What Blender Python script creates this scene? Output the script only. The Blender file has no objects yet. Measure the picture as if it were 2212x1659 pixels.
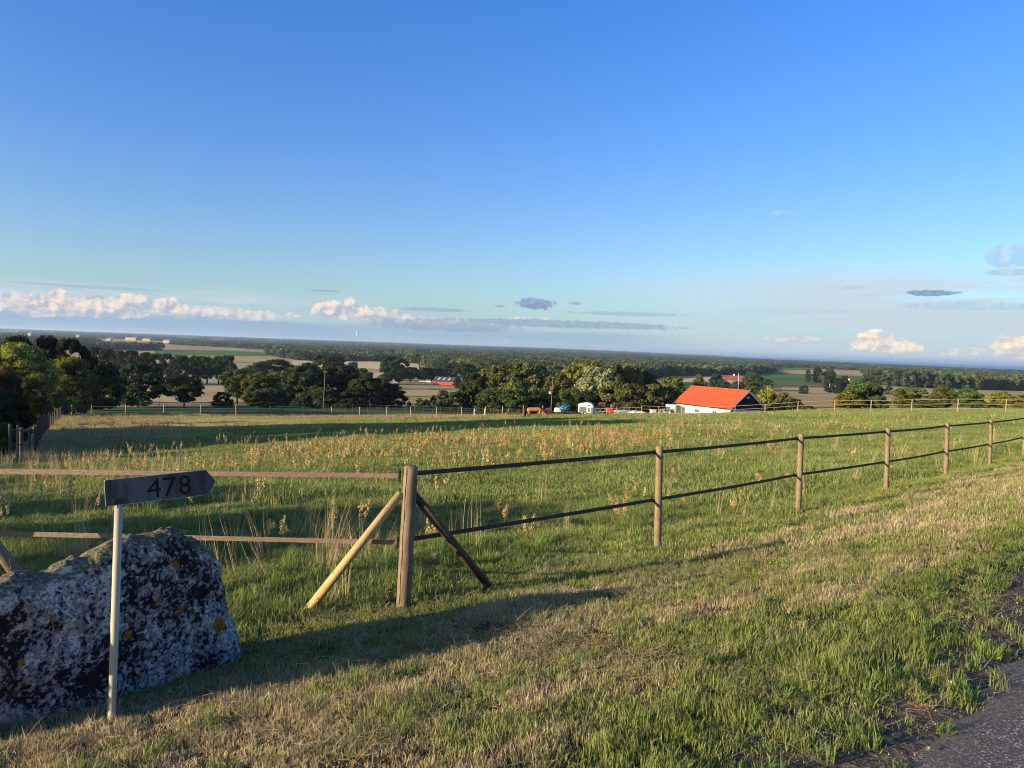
import bpy, bmesh, math, random
import numpy as np
from mathutils import Vector, Matrix, geometry
R = math.radians
rng = np.random.default_rng(7)
random.seed(7)
scene = bpy.context.scene
COL = scene.collection

# ------------------------------------------------------------------ camera
EYE = 1.6
PITCH, ROLL = R(2.76), R(2.05)
FPX, CX, CY = 1662.0, 1106.0, 829.5            # photo measured on a 2212 x 1659 grid
cp, sp, cr, sr = math.cos(PITCH), math.sin(PITCH), math.cos(ROLL), math.sin(ROLL)
FW = np.array([0, cp, -sp]); _r = np.array([1., 0, 0]); _u = np.array([0, sp, cp])
RT = cr*_r + sr*_u; UP = cr*_u - sr*_r
cam_d = bpy.data.cameras.new('camera'); cam = bpy.data.objects.new('camera', cam_d); COL.objects.link(cam)
M = Matrix(((RT[0], UP[0], -FW[0], 0), (RT[1], UP[1], -FW[1], 0), (RT[2], UP[2], -FW[2], EYE), (0, 0, 0, 1)))
cam.matrix_world = M
cam_d.sensor_width = 36; cam_d.lens = 36*FPX/2212
cam_d.clip_start = 0.05; cam_d.clip_end = 200000
scene.camera = cam

# ------------------------------------------------------------------ light
SUN_EL = R(12.5)
SD = np.array([-0.88, -0.475]); SD /= np.linalg.norm(SD)      # horizontal direction towards the sun
TD = -SD                                                      # direction shadows run
SUNV = Vector((SD[0]*math.cos(SUN_EL), SD[1]*math.cos(SUN_EL), math.sin(SUN_EL)))
sun_d = bpy.data.lights.new('sun', 'SUN'); sun = bpy.data.objects.new('sun', sun_d); COL.objects.link(sun)
sun_d.energy = 4.7; sun_d.angle = R(0.5); sun_d.color = (1.0, 0.79, 0.50)
sun.rotation_euler = SUNV.to_track_quat('Z', 'Y').to_euler()
SUN_ROT = math.atan2(SD[0], SD[1])
EXPOSURE = 1.22
scene.view_settings.view_transform = 'Standard'; scene.view_settings.look = 'None'
scene.view_settings.exposure = EXPOSURE; scene.view_settings.gamma = 1
scene.view_settings.use_curve_mapping = False

class S:
    """socket wrapper: arithmetic writes Math nodes"""
    def __init__(s, nt, v): s.nt, s.v = nt, v
    def m(s, op, *a, clamp=False):
        n = s.nt.nodes.new('ShaderNodeMath'); n.operation = op; n.use_clamp = clamp
        for i, x in enumerate((s,)+a):
            x = x.v if isinstance(x, S) else x
            if hasattr(x, 'is_linked') or isinstance(x, bpy.types.NodeSocket): s.nt.links.new(x, n.inputs[i])
            else: n.inputs[i].default_value = x
        return S(s.nt, n.outputs[0])
    def __add__(s, o): return s.m('ADD', o)
    def __radd__(s, o): return s.m('ADD', o)
    def __sub__(s, o): return s.m('SUBTRACT', o)
    def __rsub__(s, o): return S(s.nt, o).m('SUBTRACT', s)
    def __mul__(s, o): return s.m('MULTIPLY', o)
    def __rmul__(s, o): return s.m('MULTIPLY', o)
    def __truediv__(s, o): return s.m('DIVIDE', o)
    def mx(s, o): return s.m('MAXIMUM', o)
    def mn(s, o): return s.m('MINIMUM', o)
    def sq(s): return s.m('MULTIPLY', s)
    def step(s, a, b, to0=0., to1=1.):
        n = s.nt.nodes.new('ShaderNodeMapRange'); n.interpolation_type = 'SMOOTHSTEP'
        s.nt.links.new(s.v, n.inputs[0])
        n.inputs[1].default_value = a; n.inputs[2].default_value = b
        n.inputs[3].default_value = to0; n.inputs[4].default_value = to1
        return S(s.nt, n.outputs[0])
def nd(nt, t, **kw):
    n = nt.nodes.new(t)
    for k, v in kw.items(): setattr(n, k, v)
    return n
def lk(nt, a, b):
    a = a.v if isinstance(a, S) else a
    nt.links.new(a, b)
def mixc(nt, f, a, b, mode='MIX'):
    n = nd(nt, 'ShaderNodeMix', data_type='RGBA', blend_type=mode)
    for sock, x in ((n.inputs[0], f), (n.inputs[6], a), (n.inputs[7], b)):
        x = x.v if isinstance(x, S) else x
        if isinstance(x, bpy.types.NodeSocket): nt.links.new(x, sock)
        elif isinstance(x, (int, float)): sock.default_value = x
        else: sock.default_value = (*x, 1) if len(x) == 3 else x
    return n.outputs[2]
def noise(nt, vec, scale, detail=3, rough=.55, dist=0, typ='FBM'):
    n = nd(nt, 'ShaderNodeTexNoise'); n.inputs['Scale'].default_value = scale
    n.inputs['Detail'].default_value = detail; n.inputs['Roughness'].default_value = rough
    n.inputs['Distortion'].default_value = dist
    if vec is not None: lk(nt, vec, n.inputs['Vector'])
    return S(nt, n.outputs[0])
def combine(nt, x, y, z):
    n = nd(nt, 'ShaderNodeCombineXYZ')
    for i, q in enumerate((x, y, z)):
        if isinstance(q, S): lk(nt, q, n.inputs[i])
        else: n.inputs[i].default_value = q
    return n.outputs[0]
def sepxyz(nt, v):
    n = nd(nt, 'ShaderNodeSeparateXYZ'); lk(nt, v, n.inputs[0]); return [S(nt, o) for o in n.outputs]
def ramp(nt, fac, stops, interp='LINEAR'):
    n = nd(nt, 'ShaderNodeValToRGB'); lk(nt, fac, n.inputs[0]); cr_ = n.color_ramp; cr_.interpolation = interp
    while len(cr_.elements) < len(stops): cr_.elements.new(0.5)
    for e, (p, c) in zip(cr_.elements, stops): e.position = p; e.color = (*c, 1)
    return n.outputs[0]

# world: Nishita sky, far clouds near the horizon as part of the sky itself
def azel(px, py):
    d = FW + RT*(px-CX)/FPX - UP*(py-CY)/FPX; d /= np.linalg.norm(d)
    return math.atan2(d[0], d[1]), math.asin(d[2])
W = bpy.data.worlds.new('World'); scene.world = W; W.use_nodes = True
def build_world():
    nt = W.node_tree; nt.nodes.clear()
    out = nd(nt, 'ShaderNodeOutputWorld'); bg = nd(nt, 'ShaderNodeBackground'); lk(nt, bg.outputs[0], out.inputs[0])
    SKYS = 0.14
    bg.inputs[1].default_value = SKYS
    sky = nd(nt, 'ShaderNodeTexSky', sky_type='NISHITA', sun_disc=False)
    sky.sun_elevation = SUN_EL; sky.sun_rotation = SUN_ROT
    sky.altitude = 60; sky.air_density = 1.0; sky.dust_density = 0.4; sky.ozone_density = 1.6
    tc = nd(nt, 'ShaderNodeTexCoord'); x, y, z = sepxyz(nt, tc.outputs['Generated'])
    az = x.m('ARCTAN2', y); el = z.m('ARCSINE')
    # the camera's own rendering of a clear sky: deeper blue high up, cyan lower
    k = 1/SKYS
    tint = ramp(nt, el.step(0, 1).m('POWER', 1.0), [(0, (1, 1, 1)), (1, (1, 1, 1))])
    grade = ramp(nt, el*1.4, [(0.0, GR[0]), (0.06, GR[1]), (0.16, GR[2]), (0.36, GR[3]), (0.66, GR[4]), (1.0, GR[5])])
    sunward = (x*float(SD[0])+y*float(SD[1])).step(.0, .95)      # unseen sunward sky graded brighter and warmer, added fill for the shade
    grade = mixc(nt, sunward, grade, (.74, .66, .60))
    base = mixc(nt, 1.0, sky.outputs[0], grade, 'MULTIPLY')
    E = lambda c: tuple(v*k for v in c)
    co = combine(nt, az*9.0, el*30.0, 0.0)
    n1 = noise(nt, co, 2.4, 6, .6)
    coS = combine(nt, az*5.0, el*70.0, 3.0); nS = noise(nt, coS, 2.0, 5, .6)
    coT = combine(nt, az*3.0, el*26.0, 9.0); nT = noise(nt, coT, 1.4, 4, .6)
    # pale veil over the lowest degrees
    veil = (el + (nT-.5)*.05).step(.105, .0) 
    col = mixc(nt, veil*.62, base, E(CLD['veil']))
    # high thin cirrus on the right side
    cir = (nT*.6+nS*.4).step(.32, .54)*az.step(.06, .42)*el.step(-.01, .01)*el.step(.125, .075)
    col = mixc(nt, cir*.97, col, E(CLD['cirrus']))
    # blue-grey bank: long, mostly on the left
    hi = (nT*.6+nS*.4).step(.34, .56)*az.step(-.14, -.30)*el.step(.018, .030)*el.step(.062, .045)
    col = mixc(nt, hi*.95, col, E(CLD['cirrus']))
    bank_top = .021+(nS-.5)*.020+(n1-.5)*.012+az.step(-.25, -.55)*.004
    bank = (bank_top-el).step(-.0015, .0035)*az.step(-.12, -.26)*el.step(-.02, -.001)
    thin = (el-.0145-(nS-.5)*.010).m('ABSOLUTE').step(.0095, .0045)*az.step(.26, .10)*az.step(-.30, -.18)
    col = mixc(nt, (bank*.92).mx(thin*.62), col, mixc(nt, el.step(.004, .022), E(CLD['bank0']), E(CLD['bank1'])))
    # puffs
    def puffs(lst, col, light, dark, warp=.95, soft=.16, nscale=1.5, base_flat=True):
        cn = combine(nt, az*46.0*nscale, el*52.0*nscale, 5.0)
        nz = noise(nt, cn, 1.0, 7, .62)
        cn2 = combine(nt, az*46.0*nscale+.33, el*52.0*nscale-.38, 5.0)
        nz2 = noise(nt, cn2, 1.0, 7, .62)
        tot = None; sh = None
        for (px, py, w, h, a) in lst:
            A, Ev = azel(px, py); ra = w/2/FPX; re = h/2/FPX
            dx = (az-A)/ra; dy = (el-Ev)/re
            dyy = dy.mx(dy*-1.7) if base_flat else dy
            m = 1.0-dx.sq()-dyy.sq()
            m = (m+(nz-.5)*2*warp*1.6).step(0, soft*3)*a
            s_ = dy*.5
            tot = m if tot is None else tot.mx(m)
            sh = s_*m if sh is None else sh.m('ADD', s_*m)
        lit = (sh*.9+(nz-nz2)*4.0+.36).m('MAXIMUM', 0.).m('MINIMUM', 1.)
        return mixc(nt, tot, col, mixc(nt, lit, E(dark), E(light)))
    col = puffs([(120, 656, 110, 56, 1.), (30, 666, 130, 46, .85), (75, 672, 90, 40, .9), (213, 664, 110, 60, 1.), (290, 658, 120, 46, .9), (165, 674, 130, 36, .9), (255, 676, 110, 34, .85), (362, 667, 76, 44, 1.), (10, 645, 110, 30, .7), (430, 672, 70, 20, .7), (470, 680, 150, 20, .7),
                 (505, 680, 190, 30, .65), (635, 682, 26, 16, .9), (560, 690, 80, 20, .5), (740, 674, 140, 56, 1.), (800, 684, 210, 44, .8), (900, 694, 200, 24, .6),
                 (1150, 690, 110, 12, .6), (1250, 696, 120, 10, .4), (1088, 738, 24, 12, .6)], col, CLD['lit'], CLD['shade'])
    col = puffs([(1893, 745, 100, 64, 1.), (1960, 757, 54, 38, .9), (2212, 752, 100, 66, 1.), (2060, 762, 90, 18, .55), (2105, 757, 50, 14, .5), (1740, 733, 70, 14, .55), (1690, 734, 90, 12, .4), (2180, 768, 60, 18, .5)],
                col, CLD['lit2'], CLD['shade2'])
    col = puffs([(2185, 553, 100, 48, .6), (2190, 588, 110, 14, .7), (2100, 661, 260, 20, .55), (1700, 672, 300, 12, .35), (1688, 460, 46, 9, .6), (490, 619, 60, 6, .4), (1830, 620, 90, 10, .4)],
                col, CLD['cirrus'], CLD['veil'], warp=.45, base_flat=False)
    col = puffs([(1158, 656, 98, 26, .8), (1242, 655, 30, 8, .5), (2010, 633, 100, 13, .85), (1080, 661, 24, 7, .5), (700, 628, 70, 4, .5), (200, 620, 300, 7, .28), (1350, 678, 260, 10, .32), (1220, 700, 560, 18, .55), (960, 703, 340, 28, .45), (940, 669, 160, 10, .4)],
                col, CLD['dk1'], CLD['dk0'], warp=.85, base_flat=False, nscale=2.6)
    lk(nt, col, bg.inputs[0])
    W.cycles.sampling_method = 'MANUAL'; W.cycles.sample_map_resolution = 512
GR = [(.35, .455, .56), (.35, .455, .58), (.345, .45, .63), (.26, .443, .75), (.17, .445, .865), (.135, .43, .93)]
CLD = {k_: tuple(q*.74 for q in c_) for k_, c_ in dict(veil=(.225, .34, .435), cirrus=(.35, .41, .455), bank0=(.19, .275, .39), bank1=(.19, .265, .37), lit=(.56, .475, .41), shade=(.255, .295, .37),
           lit2=(.66, .57, .43), shade2=(.40, .37, .37), dk1=(.17, .22, .33), dk0=(.10, .155, .27)).items()}
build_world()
scene.cycles.filter_width = 1.05
scene.cycles.max_bounces = 6; scene.cycles.transparent_max_bounces = 8
scene.cycles.volume_bounces = 0; scene.cycles.diffuse_bounces = 4

# ------------------------------------------------------------------ terrain function
def sst(x, a, b):
    t = np.clip((x-a)/(b-a), 0, 1); return t*t*(3-2*t)
_UK = np.array([-60, -5, 1.0, 2.2, 4.0, 5.5, 8, 20, 60, 120, 20000.])
_UV = np.array([1.9, 1.62, 1.60, 1.70, 2.03, 2.28, 2.46, 3.52, 7.0, 12.22, 12.22+.087*19880])
def fu(u):
    return (np.interp(u-.5, _UK, _UV)+np.interp(u, _UK, _UV)*2+np.interp(u+.5, _UK, _UV))/4
_FD = np.array([0, 130, 160, 200, 240, 350, 470, 600, 800, 1200, 3000, 6000, 12000, 30000.])
_FL = np.array([12, 12.4, 14.6, 17.2, 19.5, 24.0, 26.6, 28.4, 30, 32, 34, 32, 14, 2.])
_FR = np.array([12, 12.4, 14.6, 17.2, 19.5, 23.2, 25.2, 26.6, 28, 31, 34, 34.5, 34.5, 34.5])
_CT = np.array([-.10, .04, .10, .18, .32, .665, 1.5])        # x/y of a direction -> distance of the coast
_CD = np.array([60000, 26000, 17000, 11500, 6200, 4300, 3600.])
SEA_H = 36.0
def sinbump(x, y):
    return (np.sin(x*.31+1.3)*np.sin(y*.27+.4)*.10+np.sin(x*.83+y*.35)*np.sin(y*.71-x*.22+2)*.05
            + np.sin(x*2.1-y*1.3)*np.sin(y*2.6+x*.9)*.018)
def ridge_off(x, y):
    # wooded hill left of the picture, outside the frame, lying towards the evening sun
    t = x*TD[0]+y*TD[1]; p = -x*TD[1]+y*TD[0]
    c = RIDGE_T+.30*(p-300)
    return RIDGE_H*np.exp(-((t-c)/110.)**2)*sst(p, 215, 330)*sst(p, 1500, 900)
RIDGE_T, RIDGE_H = -330., 0.
def gz(x, y):
    x = np.asarray(x, float); y = np.asarray(y, float)
    u = (y-x)/math.sqrt(2); v = (x+y)/math.sqrt(2); D = np.hypot(x, y)
    h = fu(u)+.019*v
    h = h-.75*np.exp(-((x-42)/30)**2-((y-84)/35)**2)-1.0*np.exp(-((x+62)/30)**2-((y-112)/30)**2)+.5*np.exp(-((x+24)/12)**2-((y-36)/14)**2)
    h = h+.35*np.exp(-((x+2)/25)**2-((y-104)/12)**2)
    h = h+.30*np.exp(-((x-44)/18)**2-((y-78)/16)**2)+.50*np.exp(-((x-29)/11)**2-((y-104)/14)**2)
    tan = np.where(y > 1, x/np.maximum(y, 1), np.where(x < 0, -3., 3.))
    wr = sst(tan, .0, .35)
    far = np.interp(D, _FD, _FL)*(1-wr)+np.interp(D, _FD, _FR)*wr
    far = far+np.sin(x*.011+1)*np.sin(y*.008)*.5*sst(D, 250, 500)
    w = sst(D, 118, 168)
    h = h*(1-w)+far*w
    bump = sinbump(x, y)*(1-.65*sst(6.2-u, 0, 1.))*sst(u, .6, 2.)*(1-.35*sst(D, 50, 80))*(1-sst(D, 100, 140))
    h = h-bump
    cd = np.interp(tan, _CT, _CD); cd = np.where(x < 0, np.maximum(cd, 40000), cd)
    cd = np.where((y <= 1) & (x > 0), 3600., cd)
    h = h+sst(D, cd, cd*1.06)*4.
    return EYE-h+ridge_off(x, y)
def g(x, y): return float(gz(x, y))
def proj(x, y, z):
    d = np.array([x, y, z-EYE]); f = d@FW
    return CX+FPX*(d@RT)/f, CY-FPX*(d@UP)/f
def G(px, py):
    """the ground point seen at a place of the photo grid"""
    d = FW+RT*(px-CX)/FPX-UP*(py-CY)/FPX; d = d/d[1]
    t = np.exp(np.linspace(math.log(1.5), math.log(30000), 1600)); P = d[None, :]*t[:, None]
    s = (P[:, 2]+EYE)-gz(P[:, 0], P[:, 1]); i = np.argmax(s < 0)
    if s.min() > 0: i = 1599
    a, b = t[max(i-1, 0)], t[i]
    for _ in range(14):
        m = (a+b)/2
        if d[2]*m+EYE-g(d[0]*m, d[1]*m) < 0: b = m
        else: a = m
    return np.array([d[0]*b, d[1]*b, g(d[0]*b, d[1]*b)])
def AT(px, D, dz=0.):
    x = (px-CX)/FPX*D
    for _ in range(6):
        q, _y = proj(x, D, g(x, D)+dz); x += (px-q)/FPX*D
    return np.array([x, D, g(x, D)])
def PT(px, py, D):
    """point of the picture at forward distance y = D"""
    d = FW+RT*(px-CX)/FPX-UP*(py-CY)/FPX; d = d/d[1]*D
    return np.array([d[0], d[1], d[2]+EYE])

# ------------------------------------------------------------------ object helpers
def prop(o, label=None, cat=None, group=None, kind=None):
    if label: o['label'] = label
    if cat: o['category'] = cat
    if group: o['group'] = group
    if kind: o['kind'] = kind
    return o
def thing(name, loc, label, cat, rz=0, group=None):
    o = bpy.data.objects.new(name, None); COL.objects.link(o); o.location = [float(q) for q in loc]; o.rotation_euler = (0, 0, rz)
    o.empty_display_size = .1
    return prop(o, label, cat, group)
def mobj(name, me, mat=None, parent=None):
    o = bpy.data.objects.new(name, me); COL.objects.link(o)
    if mat is not None and not me.materials: me.materials.append(mat)
    if parent is not None: o.parent = parent
    return o
def mesh_np(name, V, F, smooth=False, mats=None, fm=None):
    me = bpy.data.meshes.new(name); V = np.asarray(V, np.float32); F = np.asarray(F, np.int32)
    n, k = F.shape
    me.vertices.add(len(V)); me.vertices.foreach_set('co', V.ravel())
    me.loops.add(n*k); me.loops.foreach_set('vertex_index', F.ravel())
    me.polygons.add(n); me.polygons.foreach_set('loop_start', np.arange(0, n*k, k, dtype=np.int32))
    me.polygons.foreach_set('loop_total', np.full(n, k, np.int32))
    me.polygons.foreach_set('use_smooth', np.full(n, smooth))
    if mats:
        for m_ in mats: me.materials.append(m_)
    if fm is not None: me.polygons.foreach_set('material_index', np.asarray(fm, np.int32))
    me.update(calc_edges=True); return me
def bm_mesh(bm, name, smooth=False, mat=None):
    me = bpy.data.meshes.new(name)
    bmesh.ops.recalc_face_normals(bm, faces=bm.faces)
    bm.to_mesh(me); bm.free()
    if smooth:
        for p in me.polygons: p.use_smooth = True
    if mat: me.materials.append(mat)
    return me
def box(bm, c, s, rz=0, rx=0, bev=0):
    m_ = Matrix.Translation(Vector([float(a) for a in c]))@Matrix.Rotation(rz, 4, 'Z')@Matrix.Rotation(rx, 4, 'X')@Matrix.Diagonal((s[0], s[1], s[2], 1))
    r = bmesh.ops.create_cube(bm, size=1, matrix=m_)
    if bev:
        es = list({e for v in r['verts'] for e in v.link_edges})
        bmesh.ops.bevel(bm, geom=es, offset=bev, segments=2, affect='EDGES', profile=.6)
def tube(bm, pts, rad, n=8, cap=True):
    pts = [Vector([float(a) for a in p]) for p in pts]
    if not hasattr(rad, '__len__'): rad = [rad]*len(pts)
    rings = []; prev = None
    for i, p in enumerate(pts):
        d = (pts[min(i+1, len(pts)-1)]-pts[max(i-1, 0)]).normalized()
        if prev is None:
            a = d.orthogonal().normalized()
        else:
            a = (prev-d*prev.dot(d)).normalized()
        prev = a; b = d.cross(a)
        rings.append([bm.verts.new(p+(a*math.cos(2*math.pi*j/n)+b*math.sin(2*math.pi*j/n))*rad[i]) for j in range(n)])
    for A, B in zip(rings, rings[1:]):
        for j in range(n): bm.faces.new((A[j], A[(j+1) % n], B[(j+1) % n], B[j]))
    if cap: bm.faces.new(rings[0][::-1]); bm.faces.new(rings[-1])
def tubeo(name, pts, rad, mat, parent=None, n=8, smooth=True):
    bm = bmesh.new(); tube(bm, pts, rad, n); return mobj(name, bm_mesh(bm, name, smooth), mat, parent)
def boxo(name, c, s, mat, parent=None, rz=0, rx=0, bev=0):
    bm = bmesh.new(); box(bm, c, s, rz, rx, bev); return mobj(name, bm_mesh(bm, name), mat, parent)
def prism(bm, pts, d):
    """pts closed outline (list of Vector), d extrusion Vector"""
    a = [bm.verts.new(p) for p in pts]; b = [bm.verts.new(Vector(p)+d) for p in pts]; n = len(a)
    bm.faces.new(a); bm.faces.new(b[::-1])
    for i in range(n): bm.faces.new((a[i], b[i], b[(i+1) % n], a[(i+1) % n]))

# ------------------------------------------------------------------ materials
def mat_new(name):
    m_ = bpy.data.materials.new(name); m_.use_nodes = True; nt = m_.node_tree; nt.nodes.clear()
    out = nd(nt, 'ShaderNodeOutputMaterial'); return m_, nt, out
def plain(name, c, rough=.8, var=.12, scale=6., metal=0., c2=None, bump=.0, stretch=None, spec=.3):
    m_, nt, out = mat_new(name); b = nd(nt, 'ShaderNodeBsdfPrincipled'); lk(nt, b.outputs[0], out.inputs[0])
    tc = nd(nt, 'ShaderNodeTexCoord'); vec = tc.outputs['Object']
    if stretch:
        mp = nd(nt, 'ShaderNodeMapping'); mp.inputs['Scale'].default_value = stretch; lk(nt, vec, mp.inputs[0]); vec = mp.outputs[0]
    n_ = noise(nt, vec, scale, 5, .6)
    lo = tuple(q*(1-var*2) for q in c); hi = tuple(min(1, q*(1+var*2)) for q in c)
    if c2: lo, hi = c2, c
    col = mixc(nt, n_.step(.3, .7), lo, hi); lk(nt, col, b.inputs['Base Color'])
    b.inputs['Roughness'].default_value = rough; b.inputs['Metallic'].default_value = metal
    b.inputs['Specular IOR Level'].default_value = spec
    if bump:
        bp = nd(nt, 'ShaderNodeBump'); bp.inputs['Strength'].default_value = bump; bp.inputs['Distance'].default_value = .02
        lk(nt, n_, bp.inputs['Height']); lk(nt, bp.outputs[0], b.inputs['Normal'])
    return m_
def leafmat(name, c1, c2, trans=.25, nscale=.35):
    m_, nt, out = mat_new(name)
    at = nd(nt, 'ShaderNodeAttribute', attribute_name='tone'); tone = S(nt, at.outputs['Fac'])
    oi = nd(nt, 'ShaderNodeObjectInfo'); rnd = S(nt, oi.outputs['Random'])
    col = mixc(nt, tone, c1, c2)
    k = rnd.step(0, 1, .66, 1.40)
    hs = nd(nt, 'ShaderNodeHueSaturation'); lk(nt, rnd.step(0, 1, .485, .512), hs.inputs['Hue']); lk(nt, k, hs.inputs['Value']); lk(nt, col, hs.inputs['Color'])
    d = nd(nt, 'ShaderNodeBsdfDiffuse'); t = nd(nt, 'ShaderNodeBsdfTranslucent'); mx = nd(nt, 'ShaderNodeMixShader')
    lk(nt, hs.outputs[0], d.inputs[0]); lk(nt, hs.outputs[0], t.inputs[0]); mx.inputs[0].default_value = trans
    lk(nt, d.outputs[0], mx.inputs[1]); lk(nt, t.outputs[0], mx.inputs[2]); lk(nt, mx.outputs[0], out.inputs[0])
    return m_
L_DARK = leafmat('leaves_dark', (.014, .027, .014), (.050, .080, .030))  # dark leaf tone also stands in for shade over the left plain trees
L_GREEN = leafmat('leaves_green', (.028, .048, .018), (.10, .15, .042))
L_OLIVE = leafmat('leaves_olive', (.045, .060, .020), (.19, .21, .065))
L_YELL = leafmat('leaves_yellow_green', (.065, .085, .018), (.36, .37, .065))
L_GREY = leafmat('leaves_grey_green', (.08, .09, .045), (.27, .28, .14))
L_BROWN = leafmat('leaves_brownish', (.045, .032, .016), (.14, .10, .050))
L_FAR = leafmat('leaves_far_wood', (.026, .042, .024), (.085, .115, .052))
BARK = plain('bark', (.075, .055, .040), .9, .25, 14, bump=.4)
CORE = plain('inner_foliage', (.016, .024, .010), 1.0, .2, 3)
# ------------------------------------------------------------------ ground materials
def geo_uv(nt):
    ge = nd(nt, 'ShaderNodeNewGeometry'); x, y, z = sepxyz(nt, ge.outputs['Position'])
    u = (y-x)*(1/math.sqrt(2)); v = (x+y)*(1/math.sqrt(2))
    return ge.outputs['Position'], x, y, u, v
def dryness(nt, pos, x, y, u, v):
    """where the mown verge has dried out (world space)"""
    co = combine(nt, u*1.6, v*.55, 0.)
    n_ = noise(nt, co, 1.0, 4, .62)
    strip = u.step(1.5, 2.3)*u.step(4.9, 4.3)*.17
    near = v.step(3.4, 1.0)*.10
    return (n_+strip+near-(u-1.9).step(.5, -.5)*.14).step(.45, .88)
def ground_mat():
    m_, nt, out = mat_new('meadow_soil_and_turf'); b = nd(nt, 'ShaderNodeBsdfDiffuse'); lk(nt, b.outputs[0], out.inputs[0])
    pos, x, y, u, v = geo_uv(nt)
    n1 = noise(nt, pos, .25, 5, .6); n2 = noise(nt, pos, 3.0, 5, .65); n3 = noise(nt, pos, 26.0, 4, .6)
    mead = mixc(nt, n1.step(.35, .65), (.085, .125, .045), (.13, .16, .065))
    mead = mixc(nt, n2.step(.45, .7)*.5, mead, (.17, .165, .08))
    # rank brownish growth at the left end of the paddock
    rank = (x*-1.0+y*.05+(n1-.5)*20).step(22, 34)*y.step(28, 50)
    mead = mixc(nt, rank*.8, mead, (.085, .070, .040))
    verge = mixc(nt, n3.step(.35, .65), (.030, .026, .014), (.075, .065, .032))
    verge = mixc(nt, n2.step(.4, .65)*.6, verge, (.035, .050, .014))
    bare = mixc(nt, n3.step(.4, .7), (.075, .063, .050), (.19, .16, .125))
    verge = mixc(nt, (u+(n2-.5)*.7).step(1.85, 1.35), verge, bare)
    col = mixc(nt, (u+(n2-.5)*.6).step(5.4, 6.2), verge, mead)
    lk(nt, col, b.inputs[0])
    bp = nd(nt, 'ShaderNodeBump'); bp.inputs['Strength'].default_value = .8; bp.inputs['Distance'].default_value = .04
    lk(nt, n3+n2, bp.inputs['Height']); lk(nt, bp.outputs[0], b.inputs['Normal'])
    return m_
def field_mat(name, a, b_, sc=.02, rows=0., rdir=.6, c3=None):
    m_, nt, out = mat_new(name); b = nd(nt, 'ShaderNodeBsdfDiffuse'); lk(nt, b.outputs[0], out.inputs[0])
    pos, x, y, u, v = geo_uv(nt)
    n1 = noise(nt, pos, sc, 5, .6); n2 = noise(nt, pos, sc*14, 4, .6)
    col = mixc(nt, n1.step(.35, .65), a, b_)
    if c3: col = mixc(nt, n2.step(.5, .72)*.6, col, c3)
    if rows:
        w = (x*math.cos(rdir)+y*math.sin(rdir)+n1*10)*rows
        s_ = w.m('SINE')*.5+.5
        col = mixc(nt, s_*.22, col, tuple(q*.55 for q in a))
    lk(nt, col, b.inputs[0]); return m_
M_GROUND = ground_mat()
M_PLAIN = field_mat('stubble_plain', (.30, .225, .105), (.40, .31, .155), .012, 0, c3=(.16, .12, .07))
M_TAN = field_mat('harvested_stubble', (.34, .26, .12), (.46, .36, .18), .01, .9, .5)
M_PALE = field_mat('ripe_grain', (.50, .41, .21), (.58, .48, .27), .02, .5, 1.1)
M_GREYF = field_mat('grey_stubble', (.32, .29, .20), (.38, .34, .25), .01, .9, 2.2)
M_ORTAN = field_mat('straw_stubble', (.33, .23, .115), (.38, .27, .14), .02, .8, .4)
M_GREENF = field_mat('green_pasture', (.075, .14, .045), (.10, .18, .055), .01)
M_DGREENF = field_mat('dark_pasture', (.050, .10, .045), (.07, .13, .05), .01)
M_OLIVEF = field_mat('olive_fallow', (.10, .11, .055), (.16, .15, .08), .02)
M_ARENA = field_mat('close_cropped_pasture', (.050, .105, .045), (.075, .14, .055), .05)
M_HAYSTRIP = field_mat('bleached_grass', (.17, .17, .13), (.24, .22, .17), .08, 0, c3=(.09, .11, .07))
M_TRACK = field_mat('worn_track', (.13, .115, .09), (.19, .17, .13), .3)

# ------------------------------------------------------------------ terrain: polar sheets round the viewpoint, out to the horizon
AZ = np.concatenate([np.linspace(-math.pi, -R(48), 46)[:-1], np.linspace(-R(48), R(48), 260), np.linspace(R(48), math.pi, 46)[1:]])
def polar(name, r0, r1, n, mat, centre=False):
    rr = np.exp(np.linspace(math.log(r0), math.log(r1), n)); A, RR = np.meshgrid(AZ, rr)
    X = RR*np.sin(A); Y = RR*np.cos(A); Z = gz(X, Y)
    u = (Y-X)/math.sqrt(2); Z = Z-.035*sst(-u, -1.05, -.75)*(RR < 60)
    V = np.stack([X, Y, Z], -1).reshape(-1, 3); m = len(AZ)
    i = np.arange(n-1)[:, None]*m+np.arange(m-1)[None, :]
    F = np.stack([i, i+1, i+m+1, i+m], -1).reshape(-1, 4)[:, ::-1]
    if centre:
        k = len(V); V = np.vstack([V, [0, 0, g(0, 0)-.035]])
        T = np.stack([np.full(m-1, k), np.arange(1, m), np.arange(m-1), np.arange(m-1)], -1)
    me = mesh_np(name, V, F, True)
    o = mobj(name, me, mat); prop(o, kind='structure'); return o
nearg = polar('ground', .35, 150, 300, M_GROUND)
prop(nearg, 'rough green paddock and mown verge sloping away from the road', 'ground')
fg = polar('plain', 150, 60000, 230, M_PLAIN)
prop(fg, 'flat farmland of stubble reaching the horizon below the hill', 'farmland')
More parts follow.
